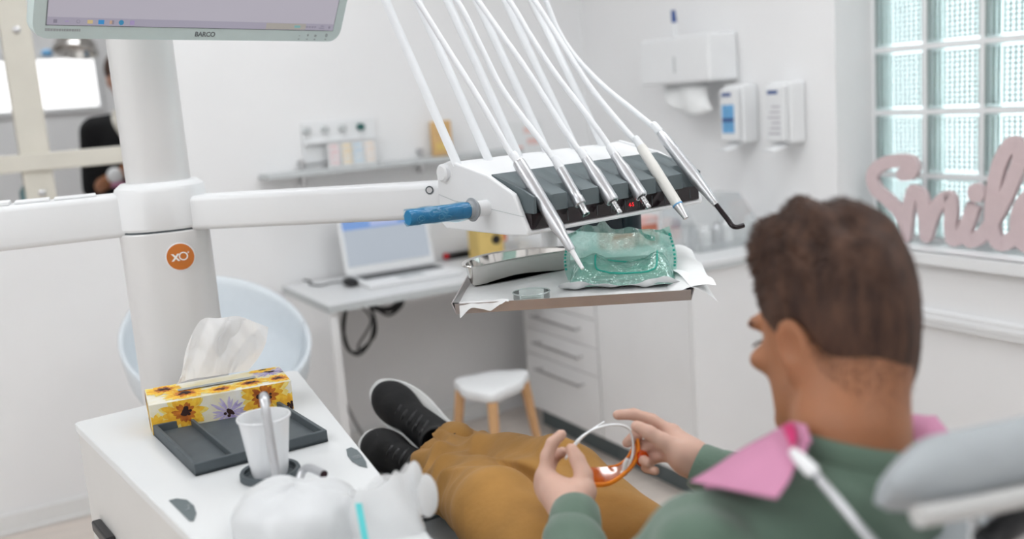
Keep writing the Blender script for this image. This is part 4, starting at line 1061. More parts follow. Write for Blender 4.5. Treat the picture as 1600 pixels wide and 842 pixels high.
# grey touch marks
for P, sym in (([(541, 702), (549, 699), (558, 703), (566, 712), (572, 722), (574, 731), (562, 728), (550, 721), (543, 712)], 0), ([(264, 782), (276, 779), (292, 781), (303, 790), (307, 802), (303, 814), (296, 814)], 1)):
    poly = [onz(x, y, KZ+0.0006) for x, y in P]
    b = MB(); n = len(poly); b.add([p for p in poly]+[p+V(0, 0, 0.0006) for p in poly], [tuple(range(n)), tuple(range(n, 2*n))]+[(i, (i+1) % n, n+(i+1) % n, n+i) for i in range(n)])
    mk_ = b.build('touch_mark', 'grey', cons, smooth=False)
    c = sum(poly)/n+V(0, 0, 0.0012)
    b = MB()
    if sym == 0:
        b.tube([c+V(-.006, 0, 0), c+V(-.004, -.008, 0), c+V(.004, -.008, 0), c+V(.006, 0, 0)], 0.0005, 4); b.tube([c+V(-.006, 0.003, 0), c+V(.006, 0.003, 0)], 0.0005, 4); b.tube([c+V(-.003, -.003, 0), c+V(.003, -.003, 0)], 0.0005, 4)
    else:
        b.tube(spline([c+V(-.004, -.008, 0), c+V(.002, -.006, 0), c+V(.003, .0, 0), c+V(.004, .007, 0)]), 0.0005, 4); b.tube([c+V(.0, .007, 0), c+V(.008, .007, 0)], 0.0005, 4)
    b.build('touch_symbol', 'print_lg', mk_)
# cup well ring, filler tube, rinse tube
cw = onz(423, 743, KZ)
b = MB(); b.lathe([(0, 0.001), (0.034, 0.001), (0.037, 0.004), (0.037, 0.010), (0.042, 0.011), (0.0435, 0.008), (0.0435, 0.0005)], 40, cw); b.build('cup_ring', 'greymat', cons)
ft = onz(437, 768, KZ)
dcw = (cw-EYE) @ FWD; ft = onz(437, 775, KZ); dft = (ft-EYE) @ FWD
pts = spline([ft+V(0, 0, 0.001), px(432, 745, dft), px(424, 695, dft), px(417, 650, dft), px(413, 628, dft+0.005), px(412, 619, dft+0.02), px(414, 622, dft+0.035), px(416, 632, dft+0.04)], 7)
b = MB(); b.tube(pts, 0.0062, 16); b.build('filler_tube', 'silver', cons)
rb = px(468, 752, 1.38)
pts = spline([V(rb[0], rb[1], KZ+0.001), rb, px(472, 737, 1.385), px(482, 731, 1.38), px(495, 735, 1.365), px(506, 741, 1.35)], 7)
b = MB(); b.tube(pts, 0.0058, 16, cap=False); rt = b.build('rinse_tube', 'silver', cons)
b = MB(); e = pts[-1]; ed = nrm(pts[-1]-pts[-2]); b.lathe([(0, -0.001), (0.0050, -0.001), (0.0056, 0.0008)], 16, e, ed); b.build('tube_mouth', M.setdefault('darkred', mat('dark_opening', (0.03, 0.008, 0.012), 0.5, noise=0.1)), rt)
# cup
cb0 = onz(430, 742, KZ+0.003)
ct = px(415, 668, np.dot(cb0-EYE, FWD)-0.0); 
t = thing('plastic_cup', 'milky white plastic cup standing in the dark cup ring', 'cup', cw+V(0, 0, 0.003))
cb_c = V(cw[0], cw[1], KZ+0.003)
b = MB()
cp_ = [(0, 0.0), (0.0245, 0.0), (0.0255, 0.003)]
for i in range(9):
    z = 0.008+i*0.008; r = 0.0258+0.0105*(z/0.085); cp_ += [(r, z), (r+0.0005, z+0.004)]
cp_ += [(0.0365, 0.084), (0.0385, 0.085), (0.0390, 0.0875), (0.0380, 0.0890), (0.0362, 0.0885), (0.0350, 0.083), (0.0248, 0.0030), (0, 0.002)]
b.lathe(cp_, 48, cb_c); b.build('cup', 'cup', t)
# ---- slate organiser tray
g = [onz(290, 749, KZ), onz(489, 687, KZ), onz(440, 634, KZ), onz(250, 672, KZ)]
gx_ = nrm(g[1]-g[0]+(g[2]-g[3])); gy_ = V(-gx_[1], gx_[0], 0); gc = sum(g)/4; gc = gc-gy_*0.013
gw = (np.linalg.norm(g[1]-g[0])+np.linalg.norm(g[2]-g[3]))/2; gd = (np.linalg.norm(g[3]-g[0])+np.linalg.norm(g[2]-g[1]))/2
axg = np.array([gx_, gy_, [0, 0, 1]])
t = thing('organiser_tray', 'slate grey rectangular tray with a divider on the console', 'tray', V(gc[0], gc[1], KZ))
b = MB(); H_ = 0.019; w_ = 0.0065
b.box(gc+V(0, 0, 0.0035), (gw, gd, 0.006), axg)
b.box(gc+gy_*(gd/2-w_/2)+V(0, 0, H_/2+0.0005), (gw, w_, H_), axg); b.box(gc-gy_*(gd/2-w_/2)+V(0, 0, H_/2+0.0005), (gw, w_, H_), axg)
b.box(gc+gx_*(gw/2-w_/2)+V(0, 0, H_/2+0.0005), (w_, gd-2*w_, H_), axg); b.box(gc-gx_*(gw/2-w_/2)+V(0, 0, H_/2+0.0005), (w_, gd-2*w_, H_), axg)
b.build('tray_body', 'greymat', t, smooth=False, bevel=0.0012)
b = MB(); b.box(gc-gx_*(gw*0.20)+V(0, 0, 0.011), (0.005, gd-2*w_, 0.012), axg); b.build('divider', 'greymat', t, smooth=False, bevel=0.001)
# ---- tissue box with printed sunflowers
f0, f1 = onz(239, 683, KZ), onz(461, 641, KZ)
bx = nrm(f1-f0); by = V(-bx[1], bx[0], 0); f0, f1 = f0+by*0.006, f1+by*0.006; BW, BD, BH = np.linalg.norm(f1-f0), 0.112, 0.053
f0 = f0+V(0, 0, 0.0008)
t = thing('tissue_box', 'flat tissue box printed with yellow sunflowers on the console', 'tissue box', f0+bx*BW/2+by*BD/2)
axb = np.array([bx, by, [0, 0, 1]])
b = MB(); b.box(f0+bx*BW/2+by*BD/2+V(0, 0, BH/2), (BW, BD, BH), axb); tb = b.build('carton', M.setdefault('carton', mat('white_carton_print', (0.83, 0.82, 0.78), 0.55, noise=0.10, nscale=22, col2=(0.78, 0.70, 0.42))), t, smooth=False, bevel=0.0012)
M['pet1'] = mat('petal_yellow', (0.86, 0.56, 0.05), 0.6, noise=0.30, nscale=90, col2=(0.80, 0.36, 0.02))
M['pet2'] = mat('petal_pale_yellow', (0.86, 0.72, 0.24), 0.6, noise=0.25, nscale=80, col2=(0.84, 0.60, 0.10))
M['pet3'] = mat('petal_orange', (0.62, 0.20, 0.02), 0.6, noise=0.35, nscale=90, col2=(0.30, 0.06, 0.01))
M['petv'] = mat('petal_violet', (0.30, 0.24, 0.52), 0.6, noise=0.4, nscale=70, col2=(0.66, 0.60, 0.74))
M['petd'] = mat('flower_centre_dark', (0.035, 0.010, 0.008), 0.6, noise=0.3, nscale=120)
def flower(mb, o, ex, ey, en, W, H, cx, cy, R, cols, rng, squash=1.0, npet=13):
    """petals clipped to the printed face"""
    lay = 0
    for ci, (mi, rr, wd) in enumerate(cols):
        mb.cur = mi
        for k in range(npet):
            a = 2*math.pi*(k+rng.uniform(-.25, .25))/npet+ci*0.2; L = R*rr*rng.uniform(0.8, 1.1)
            pts = []
            for u, w in ((0.12, 0.25), (0.4, 0.8), (0.7, 1.0), (0.9, 0.55), (1.0, 0.0), (0.9, -0.55), (0.7, -1.0), (0.4, -0.8), (0.12, -0.25)):
                x = cx+L*u*math.cos(a)-wd*R*w*math.sin(a); y = cy+squash*(L*u*math.sin(a)+wd*R*w*math.cos(a))
                pts.append((min(max(x, 0.001), W-0.001), min(max(y, 0.001), H-0.001)))
            lay += 1
            z = 0.00035+0.000012*lay
            n = len(pts)
            mb.add([o+ex*p[0]+ey*p[1]+en*z for p in pts]+[o+ex*cx+ey*cy+en*(z)], [(i, (i+1) % n, n) for i in range(n)])
    mb.cur = 4
    for k in range(16):
        a = rng.uniform(0, 6.28); r0 = R*0.22*rng.uniform(0, 1); rr = R*rng.uniform(0.05, 0.11); lay += 1; z = 0.0007+0.000012*lay
        x, y = cx+r0*math.cos(a)*1.15, cy+squash*r0*math.sin(a)
        pts = [(min(max(x+rr*math.cos(2*math.pi*j/8), 0.001), W-0.001), min(max(y+squash*rr*math.sin(2*math.pi*j/8), 0.001), H-0.001)) for j in range(8)]
        mb.add([o+ex*p[0]+ey*p[1]+en*z for p in pts], [tuple(range(8))])
mats5 = ['pet1', 'pet2', 'pet3', 'petv', 'petd']
sun = [(1, 1.0, 0.17), (0, 0.86, 0.15), (2, 0.50, 0.09)]
vio = [(3, 1.0, 0.07), (3, 0.8, 0.05)]
rng = random.Random(11)
Zv = V(0, 0, 1)
b = MB()
oF = f0-by*0.0; 
for cx_, cy_, R_, c_, sq in ((0.055, 0.030, 0.042, sun, 0.9), (0.190, 0.034, 0.048, sun, 0.9), (0.128, 0.016, 0.034, vio, 0.9), (0.010, 0.010, 0.030, sun[:2], 1), (0.235, 0.008, 0.03, sun[:2], 1)):
    flower(b, oF, bx, Zv, -by, BW, BH, cx_, cy_, R_, c_, rng, sq)
b.build('front_print', mats5, tb, smooth=False)
b = MB(); oT = f0+Zv*BH
for cx_, cy_, R_, c_, sq in ((0.030, 0.085, 0.038, sun, 1), (0.062, 0.036, 0.042, sun, 1), (0.122, 0.022, 0.034, sun, 0.8), (0.172, 0.030, 0.036, sun, 0.8), (0.222, 0.028, 0.034, sun, 0.9), (0.215, 0.082, 0.036, vio, 0.9), (0.205, 0.104, 0.03, sun[:2], 0.7)):
    flower(b, oT, bx, by, Zv, BW, BD, cx_, cy_, R_, c_, rng, sq)
b.build('top_print', mats5, tb, smooth=False)
b = MB(); oS = f0+by*BD
for cx_, cy_, R_, c_, sq in ((0.02, 0.04, 0.03, sun, 1), (0.075, 0.018, 0.036, sun[:2], 1)):
    flower(b, oS, -by, Zv, -bx, BD, BH, cx_, cy_, R_, c_, rng, sq)
b.build('side_print', mats5, tb, smooth=False)
# tissue rising from the slot: cross-folded sheet
slot = f0+Zv*(BH+0.0006)+by*BD*0.52
bot = [(276, 600), (300, 592), (330, 588), (360, 583), (388, 579)]
top = [(284, 590), (291, 545), (313, 501), (342, 497), (372, 494), (398, 503), (419, 511)]
dT = np.dot(f0+by*BD*0.5-EYE, FWD)+0.01
def sheetP(u, v):
    bpts = spline([np.array(p, float) for p in bot], 8); tpts = spline([np.array(p, float) for p in top], 8)
    p0 = bpts[min(int(u*(len(bpts)-1)+.5), len(bpts)-1)]; p1 = tpts[min(int(u*(len(tpts)-1)+.5), len(tpts)-1)].copy()
    q = p0+(p1-p0)*v
    q = q+np.array([14*math.sin(v*math.pi)*max(0, u-0.7)*2, 0])
    tri = lambda x: 2*abs(2*(x-math.floor(x+0.5)))-1
    dd = dT+0.026*tri(1.3*u+0.25*v+0.2)*v+0.010*tri(3.1*u-0.8*v)*v+0.005*tri(2.2*v+4*u)*v-0.020*max(0, 0.2-u)*5*v
    return px(q[0], q[1], dd)
b = MB(); b.grid(sheetP, 48, 24)
def sheetB(u, v):
    q = sheetP(0.12+0.6*u, v*0.93); return q+by*(0.012+0.010*math.sin(4*u+2))*v+bx*0.012*v
b.grid(sheetB, 30, 16); b.build('tissue_sheet', 'tissue', t, smooth=60)
pl_ = [slot+bx*(BW*0.22), slot+bx*(BW*0.80)]
b = MB(); b.prism([(0, -0.006), (BW*0.56, -0.006), (BW*0.56, 0.006), (0, 0.006)], pl_[0]+V(0, 0, 0.0015), bx, by, Zv, 0.0004); b.build('slot', 'print_lg', tb, smooth=False)

# ---- film covered bowl and film bag at the front of the console
def dome(c, rx, ry, h, seed, m=40, n=22, ax=0.0, pw=0.75):
    rng = random.Random(seed); ph = [rng.uniform(0, 6.28) for _ in range(6)]
    ca, sa = math.cos(ax), math.sin(ax)
    def fn(u, v):
        a = 2*math.pi*u; el = math.pi/2*v
        r = math.cos(el)**pw; z = math.sin(el)**0.9
        k = 1+0.06*math.sin(3*a+ph[0])+0.035*math.sin(7*a+ph[1]+5*v)+0.02*math.sin(13*a+ph[2]-9*v)
        x, y = rx*r*k*math.cos(a), ry*r*k*math.sin(a)
        return V(c[0]+x*ca-y*sa, c[1]+x*sa+y*ca, c[2]+0.001+h*z*(1+0.07*math.sin(2*a+ph[3])+0.05*math.sin(5*a+ph[4]+3*v)))
    return fn
c1 = px(470, 850, 1.26); c1[2] = KZ
t = thing('cuspidor_bowl', 'white spittoon bowl under clear film at the front of the console', 'bowl', c1)
b = MB(); b.lathe([(0, 0.001), (0.045, 0.001), (0.05, 0.01), (0.058, 0.022), (0.062, 0.034), (0.064, 0.035), (0.062, 0.037), (0.055, 0.024), (0.045, 0.012), (0, 0.008)], 40, c1); b.build('bowl', 'white2', t)
b = MB(); b.grid(dome(c1, 0.086, 0.090, 0.058, 3), 60, 24); b.build('film_cover', 'film', t, smooth=True)
c2 = px(606, 850, 1.245); c2[2] = KZ
c2 = c2+V(-0.004, 0, 0)
t = thing('film_bag', 'clear plastic film bag with a teal stripe, beside the covered bowl', 'bag', c2)
rgh = V(RGT[0], RGT[1], 0); rgh = nrm(rgh)
fwh = V(-rgh[1], rgh[0], 0)
def bag2(u, v):
    a = 2*math.pi*u
    sx = 0.052*math.copysign(abs(math.cos(a))**0.6, math.cos(a)); sy = 0.030*math.copysign(abs(math.sin(a))**0.6, math.sin(a))
    k = 1-0.15*v-0.06*math.sin(5*a+7*v); tp_ = 0.062*v+0.018*v*(sx/0.052)+0.005*math.sin(9*a)*v
    return c2+rgh*sx*k+fwh*sy*(k-0.65*v)+V(0, 0, 0.001+tp_)
b = MB(); b.grid(bag2, 56, 20); b.build('bag_film', 'film', t, smooth=True)
b = MB(); b.ell(c2+rgh*0.046+V(0, 0, 0.064), (0.009, 0.009, 0.022)); b.ell(c2+rgh*0.058+V(0, 0, 0.040), (0.014, 0.014, 0.028)); b.build('bag_knot', 'film', t)
s0_, s1_ = px(560, 786, 1.185), px(572, 850, 1.16)
b = MB(); b.box((s0_+s1_)/2, (0.008, 0.003, np.linalg.norm(s1_-s0_)), np.array([rgh, -FWD, nrm(s0_-s1_)])); b.build('teal_stripe', 'teal', t, smooth=False, bevel=0.001)

# ================================================================== next room and left background
# dental assistant standing in the next room (dark clothes)
# ---- signed-distance modelling for bodies and cloth
def sdf_mesh(prims, h, pad=0.03):
    lo = np.min([np.minimum(p[1]-p[3], p[2]-p[4]) if p[0] == 'c' else p[1]-max(p[3]) for p in prims], 0)-pad
    hi = np.max([np.maximum(p[1]+p[3], p[2]+p[4]) if p[0] == 'c' else p[1]+max(p[3]) for p in prims], 0)+pad
    n = np.ceil((hi-lo)/h).astype(int)+1
    BIG = 0.05
    Fd = np.full(n, BIG, np.float32)
    axs = [lo[i]+h*np.arange(n[i]) for i in range(3)]
    for p in prims:
        k = p[5]; mg = k+3*h+0.004
        if p[0] == 'c': l = np.minimum(p[1]-p[3], p[2]-p[4])-mg; u = np.maximum(p[1]+p[3], p[2]+p[4])+mg
        else: l = p[1]-max(p[3])-mg; u = p[1]+max(p[3])+mg
        i0 = np.maximum(((l-lo)/h).astype(int), 0); i1 = np.minimum(((u-lo)/h).astype(int)+2, n)
        if (i1 <= i0).any(): continue
        X, Y, Z = np.meshgrid(axs[0][i0[0]:i1[0]], axs[1][i0[1]:i1[1]], axs[2][i0[2]:i1[2]], indexing='ij')
        if p[0] == 'c':
            a, bb = p[1], p[2]; d = bb-a; dd = float(d@d)+1e-12
            qx, qy, qz = X-a[0], Y-a[1], Z-a[2]
            t = np.clip((qx*d[0]+qy*d[1]+qz*d[2])/dd, 0, 1)
            D = np.sqrt((qx-t*d[0])**2+(qy-t*d[1])**2+(qz-t*d[2])**2)-(p[3]+(p[4]-p[3])*t)
        else:
            R_ = p[2]; rad = p[3]; q = [X-p[1][0], Y-p[1][1], Z-p[1][2]]
            L = [(q[0]*R_[i][0]+q[1]*R_[i][1]+q[2]*R_[i][2]) for i in range(3)]
            k0 = np.sqrt(sum((L[i]/rad[i])**2 for i in range(3)))+1e-9; k1 = np.sqrt(sum((L[i]/rad[i]**2)**2 for i in range(3)))+1e-9
            D = k0*(k0-1)/k1
        sub = Fd[i0[0]:i1[0], i0[1]:i1[1], i0[2]:i1[2]]
        D = D.astype(np.float32)
        if len(p) > 6 and p[6] == 'sub':
            hh = np.clip(0.5-0.5*(sub+D)/k, 0, 1); res = sub*(1-hh)+(-D)*hh+k*hh*(1-hh)
        else:
            hh = np.clip(0.5+0.5*(D-sub)/k, 0, 1); res = D*(1-hh)+sub*hh-k*hh*(1-hh)
        Fd[i0[0]:i1[0], i0[1]:i1[1], i0[2]:i1[2]] = res
    return Fd, lo, h
def nets(Fd, lo, h):
    S = Fd < 0
    n = np.array(Fd.shape)
    c = np.zeros(n-1, np.int8)
    for i in (0, 1):
        for j in (0, 1):
            for k in (0, 1): c += S[i:n[0]-1+i, j:n[1]-1+j, k:n[2]-1+k]
    act = np.argwhere((c > 0) & (c < 8))
    idx = -np.ones(n-1, np.int32); idx[tuple(act.T)] = np.arange(len(act))
    acc = np.zeros((len(act), 3)); cnt = np.zeros(len(act))
    cor = [(i, j, k) for i in (0, 1) for j in (0, 1) for k in (0, 1)]
    val = {q: Fd[act[:, 0]+q[0], act[:, 1]+q[1], act[:, 2]+q[2]] for q in cor}
    for a in cor:
        for ax in range(3):
            if a[ax] == 0:
                b2 = list(a); b2[ax] = 1; b2 = tuple(b2)
                va, vb = val[a], val[b2]; m = (va < 0) != (vb < 0)
                t = np.where(m, va/(va-vb+1e-12), 0)
                p = np.array(a, float)[None].repeat(len(act), 0); p[:, ax] += t
                acc[m] += p[m]; cnt[m] += 1
    vt = lo+h*(act+acc/np.maximum(cnt, 1)[:, None])
    faces = []
    for ax in range(3):
        o = [0, 1, 2]; o.remove(ax); u, w = o
        sl0 = [slice(None)]*3; sl1 = [slice(None)]*3; sl0[ax] = slice(0, -1); sl1[ax] = slice(1, None)
        e = np.argwhere(S[tuple(sl0)] != S[tuple(sl1)])
        ok = (e[:, u] > 0) & (e[:, w] > 0) & (e[:, u] < n[u]-1) & (e[:, w] < n[w]-1); e = e[ok]
        q = []
        for du, dw in ((-1, -1), (0, -1), (0, 0), (-1, 0)):
            g_ = e.copy(); g_[:, u] += du; g_[:, w] += dw; q.append(idx[tuple(g_.T)])
        fc = np.stack(q, 1)
        flip = S[tuple(sl0)][tuple(e.T)]
        if ax == 1: flip = ~flip
        fc[~flip] = fc[~flip][:, ::-1]
        faces.append(fc)
    return vt, np.concatenate(faces)
def vnormals(vt, fc):
    a = np.cross(vt[fc[:, 2]]-vt[fc[:, 0]], vt[fc[:, 3]]-vt[fc[:, 1]])
    N = np.zeros_like(vt)
    for i in range(4): np.add.at(N, fc[:, i], a)
    return N/(np.linalg.norm(N, axis=1, keepdims=True)+1e-12)
def relax(vt, fc, it=2, lam=0.5):
    for _ in range(it):
        S_ = np.zeros_like(vt); n_ = np.zeros(len(vt))
        for i in range(4):
            a, c = fc[:, i], fc[:, (i+1) % 4]
            np.add.at(S_, a, vt[c]); np.add.at(S_, c, vt[a]); np.add.at(n_, a, 1); np.add.at(n_, c, 1)
        vt = vt*(1-lam)+lam*S_/np.maximum(n_, 1)[:, None]
    return vt
def np_object(name, vt, fc, m, parent):
    me = bpy.data.meshes.new(name)
    me.vertices.add(len(vt)); me.vertices.foreach_set('co', (vt-ORG[parent]).astype(np.float32).ravel())
    me.loops.add(fc.size); me.loops.foreach_set('vertex_index', fc.astype(np.int32).ravel())
    me.polygons.add(len(fc)); me.polygons.foreach_set('loop_start', np.arange(0, fc.size, fc.shape[1], dtype=np.int32))
    me.polygons.foreach_set('loop_total', np.full(len(fc), fc.shape[1], np.int32))
    me.polygons.foreach_set('use_smooth', np.ones(len(fc), bool))
    me.materials.append(M[m]); me.update(calc_edges=True); me.validate()
    ob = bpy.data.objects.new(name, me); COL.objects.link(ob); ob.parent = parent; ORG[ob] = ORG[parent]
    return ob
def cap_(a, b_, ra, rb=None, k=0.01): return ('c', np.array(a, float), np.array(b_, float), ra, ra if rb is None else rb, k)
def ell_(c, R_, rad, k=0.01, sub=False): return ('e', np.array(c, float), np.array(R_, float), rad, None, k)+(('sub',) if sub else ())
def chain(pts, rads, k=0.01): return [cap_(pts[i], pts[i+1], rads[i], rads[i+1], k) for i in range(len(pts)-1)]
I3 = np.eye(3)

# ================================================================== the patient
NB = V(0.742, 0.683, 1.030)
fh = nrm(V(-0.01, 1.0, 0)); pt_ = math.radians(13)
hf = math.cos(pt_)*fh-math.sin(pt_)*V(0, 0, 1); hu = math.sin(pt_)*fh+math.cos(pt_)*V(0, 0, 1); hl_ = np.cross(hu, hf)
HC = px(1244, 545, 1.005)-hl_*0.071+hf*0.012+hu*0.004
HR = np.array([hl_, hf, hu])            # rows: left, forward, up
def hp3(x, y, z): return HC+hl_*x+hf*y+hu*z
LS, RS = NB+V(-0.165, 0.025, -0.088), NB+V(0.155, 0.050, -0.105)
LW, RW = px(899, 800, 1.345), px(1090, 727, 1.42)
LE, RE = V(0.520, 0.885, 0.775), V(0.985, 0.87, 0.775)
PEL = V(0.745, 0.965, 0.640)
HLp, HRp = V(0.655, 0.985, 0.640), V(0.835, 0.985, 0.640)
KLp, KRp = px(778, 800, 1.555), px(868, 752, 1.66)
AL, AR = px(688, 737, 2.00), px(706, 712, 2.06)
CH = (NB+PEL)/2+V(0, -0.012, -0.012)
pat = thing('person', 'young man in a green sweater and ochre trousers reclining with his back to us', 'person', V(0.745, 0.965, 0.50))
# left hand
def P3(l): return [px(*q) for q in l]
LH = dict(
    index=P3([(852, 742, 1.400), (855, 712, 1.405), (863, 692, 1.405), (877, 679, 1.405)]),
    middle=P3([(852, 750, 1.410), (860, 722, 1.440), (869, 710, 1.438), (880, 706, 1.428)]),
    ring=P3([(851, 760, 1.410), (849, 753, 1.445), (864, 756, 1.455), (878, 760, 1.445)]),
    pinky=P3([(856, 773, 1.405), (853, 772, 1.435), (866, 776, 1.443), (877, 778, 1.435)]),
    thumb=P3([(911, 768, 1.375), (912, 742, 1.385), (902, 718, 1.395), (893, 702, 1.400)]))
RHd = dict(
    index=P3([(1050, 676, 1.460), (1018, 656, 1.468), (990, 647, 1.470), (965, 648, 1.468)]),
    middle=P3([(1047, 684, 1.465), (1016, 668, 1.480), (993, 680, 1.470), (980, 692, 1.458)]),
    ring=P3([(1046, 696, 1.465), (1006, 698, 1.475), (998, 714, 1.460), (1012, 723, 1.436)]),
    pinky=P3([(1050, 709, 1.460), (1016, 718, 1.470), (1010, 731, 1.452), (1024, 736, 1.432)]),
    thumb=P3([(1062, 708, 1.425), (1036, 690, 1.428), (1014, 676, 1.432), (995, 666, 1.438)]))
FR = dict(index=(.0105, .0096, .0088, .0078), middle=(.0108, .0098, .0088, .0078), ring=(.0103, .0094, .0085, .0075), pinky=(.0094, .0082, .0075, .0066), thumb=(.0165, .0128, .0108, .0090))
def hand_prims(Hd, wrist, fore):
    out = []
    kn = [Hd[f][0] for f in ('index', 'middle', 'ring', 'pinky')]
    for f in ('index', 'middle', 'ring', 'pinky'):
        out.append(cap_(wrist, Hd[f][0], 0.019, 0.0128, 0.014))
    for i in range(3): out.append(cap_(kn[i], kn[i+1], 0.0118, 0.0112, 0.006))
    mid = (kn[0]+kn[3])/2*0.5+wrist*0.5
    out.append(cap_(wrist, mid, 0.022, 0.021, 0.012))
    out.append(cap_(wrist*0.75+Hd['thumb'][0]*0.25, Hd['thumb'][0], 0.018, 0.0175, 0.012))
    out.append(cap_(Hd['thumb'][0], (kn[0]+wrist)/2, 0.016, 0.014, 0.010))
    for f in Hd: out += chain(Hd[f], FR[f], 0.0035)
    out.append(cap_(fore, wrist, 0.030, 0.0235, 0.015))
    return out
body = []
# head
body += [ell_(hp3(0, -0.009, 0.044), HR, (0.0645, 0.0820, 0.082), 0.02), ell_(hp3(0, 0.036, -0.030), HR, (0.054, 0.052, 0.080), 0.03),
         cap_(hp3(0.048, 0.005, -0.048), hp3(0.020, 0.070, -0.092), 0.017, 0.015, 0.03), cap_(hp3(-0.048, 0.005, -0.048), hp3(-0.020, 0.070, -0.092), 0.017, 0.015, 0.03),
         ell_(hp3(0, 0.077, -0.092), HR, (0.022, 0.018, 0.018), 0.02), ell_(hp3(0, 0.080, 0.022), HR, (0.046, 0.014, 0.012), 0.012),
         cap_(hp3(0, 0.090, 0.010), hp3(0, 0.112, -0.026), 0.007, 0.011, 0.01), ell_(hp3(0, 0.092, -0.060), HR, (0.020, 0.009, 0.009), 0.008),
         ell_(hp3(0.033, 0.076, -0.018), HR, (0.02, 0.016, 0.014), 0.014), ell_(hp3(-0.033, 0.076, -0.018), HR, (0.02, 0.016, 0.014), 0.014)]
body += [ell_(hp3(s_*0.031, 0.094, 0.006), HR, (0.014, 0.010, 0.008), 0.006, True) for s_ in (-1, 1)]
for s_ in (-1, 1):
    er = np.array([nrm(hl_*s_*0.86+hf*0.0-hf*0.42), nrm(hf+hl_*s_*0.45-hu*0.10), hu])
    body += [ell_(hp3(s_*0.073, -0.012, -0.004), er, (0.0065, 0.019, 0.032), 0.006), ell_(hp3(s_*0.080, -0.010, 0.002), er, (0.006, 0.010, 0.017), 0.004, True),
             ell_(hp3(s_*0.0695, -0.002, -0.030), er, (0.0065, 0.010, 0.011), 0.006)]
# neck and trunk
body += [cap_(hp3(0, -0.034, -0.020), NB+V(0, -0.008, 0.02), 0.049, 0.051, 0.025), cap_(NB+V(0, -0.004, 0.0), NB+V(0, 0.0, -0.03), 0.053, 0.060, 0.03)]
body += [cap_(LS, RS, 0.044, 0.044, 0.04), cap_(NB+V(0, 0.02, -0.08), CH, 0.07, 0.085, 0.04), cap_(CH+V(-.05, 0, 0), PEL+V(-.04, 0, 0), 0.085, 0.085, 0.04), cap_(CH+V(.05, 0, 0), PEL+V(.04, 0, 0), 0.085, 0.085, 0.04)]
for S_, E_, W_2, Hd in ((LS, LE, LW, LH), (RS, RE, RW, RHd)):
    body += [cap_(S_, E_, 0.043, 0.036, 0.02), cap_(E_, E_+(W_2-E_)*0.35, 0.036, 0.036, 0.02)]
    body += hand_prims(Hd, W_2+nrm(Hd['middle'][0]-W_2)*0.018, E_+(W_2-E_)*0.35)
for H_2, K_, A_ in ((HLp, KLp, AL), (HRp, KRp, AR)):
    body += [cap_(H_2, K_, 0.075, 0.052, 0.03), cap_(K_, K_+(A_-K_)*0.3, 0.052, 0.050, 0.02), cap_(K_+(A_-K_)*0.3, A_, 0.050, 0.034, 0.02)]
Fd, lo_, h_ = sdf_mesh(body, 0.0036)
vt, fc = nets(Fd, lo_, h_)
vt = relax(vt, fc, 1, 0.35)
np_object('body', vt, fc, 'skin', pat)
BV, BN = vt, vnormals(vt, fc)
# eyes, brows, lashes
for s_ in (-1, 1):
    b = MB(); b.ell(hp3(s_*0.029, 0.066, 0.005), (0.0105, 0.0105, 0.0105), HR); b.build('eye', M.setdefault('eyew', mat('eye_white', (0.75, 0.73, 0.70), 0.2, noise=0.03)), pat)
    b = MB(); b.tube(spline([hp3(s_*0.014, 0.090, 0.022), hp3(s_*0.030, 0.088, 0.027), hp3(s_*0.046, 0.076, 0.022)]), [0.0025]*13, 6); b.build('eyebrow', 'hair', pat)
    b = MB(); b.tube(spline([hp3(s_*0.020, 0.088, 0.000), hp3(s_*0.032, 0.088, -0.001), hp3(s_*0.044, 0.080, -0.002)]), 0.0015, 5); b.build('eyelashes', 'hair', pat)
# hair
hairp = [ell_(hp3(0, -0.010, 0.047), HR, (0.0690, 0.0865, 0.0900), 0.01), ell_(hp3(0, 0.020, 0.100), HR, (0.052, 0.046, 0.026), 0.03), ell_(hp3(0, -0.043, -0.014), HR, (0.050, 0.041, 0.062), 0.03),
         ell_(hp3(0.0, 0.118, -0.035), HR, (0.11, 0.075, 0.105), 0.008, True)]
for s_ in (-1, 1): hairp += [ell_(hp3(s_*0.095, 0.000, -0.022), HR, (0.034, 0.036, 0.040), 0.010, True)]
Fd, lo_, h_ = sdf_mesh(hairp, 0.004)
vt, fc = nets(Fd, lo_, h_); N_ = vnormals(vt, fc)
vol = np.sum(np.einsum('ij,ij->i', vt[fc[:, 0]]-vt.mean(0), np.cross(vt[fc[:, 1]]-vt.mean(0), vt[fc[:, 2]]-vt.mean(0))))
if vol < 0: N_ = -N_
L_ = (vt-HC) @ HR.T
q1, q2, q3 = L_[:, 0]*40, L_[:, 1]*40, L_[:, 2]*40
top_ = np.clip((L_[:, 2]-0.05)/0.06, 0, 1)
vt2 = vt+N_*((0.0015+0.0045*top_)*(0.6+np.sin(q1*2.2+1.4*np.sin(q2*1.3)+q3*0.6)*np.sin(q2*1.1+q3*0.9+0.5))+0.002*top_*np.sin(q1*4.1+q2*2.0))[:, None]
hair = np_object('hair', vt2, fc, 'hair', pat)
rs = np.random.RandomState(4)
ns = 12000
ids = rs.randint(0, len(vt), ns)
p0 = vt2[ids]-N_[ids]*0.003; nn0 = N_[ids]; Lc = L_[ids]
tp0 = np.clip((Lc[:, 2]-0.03)/0.07, 0, 1)
flow = (hf*1.0+hl_*0.25)[None]*tp0[:, None]+(-hu)[None]*(1-tp0[:, None])+nn0*(0.28+0.25*tp0[:, None])+rs.normal(0, 0.22, (ns, 3))
flow /= np.linalg.norm(flow, axis=1, keepdims=True)
ln_ = (0.005+0.009*tp0)*rs.uniform(0.6, 1.2, ns)
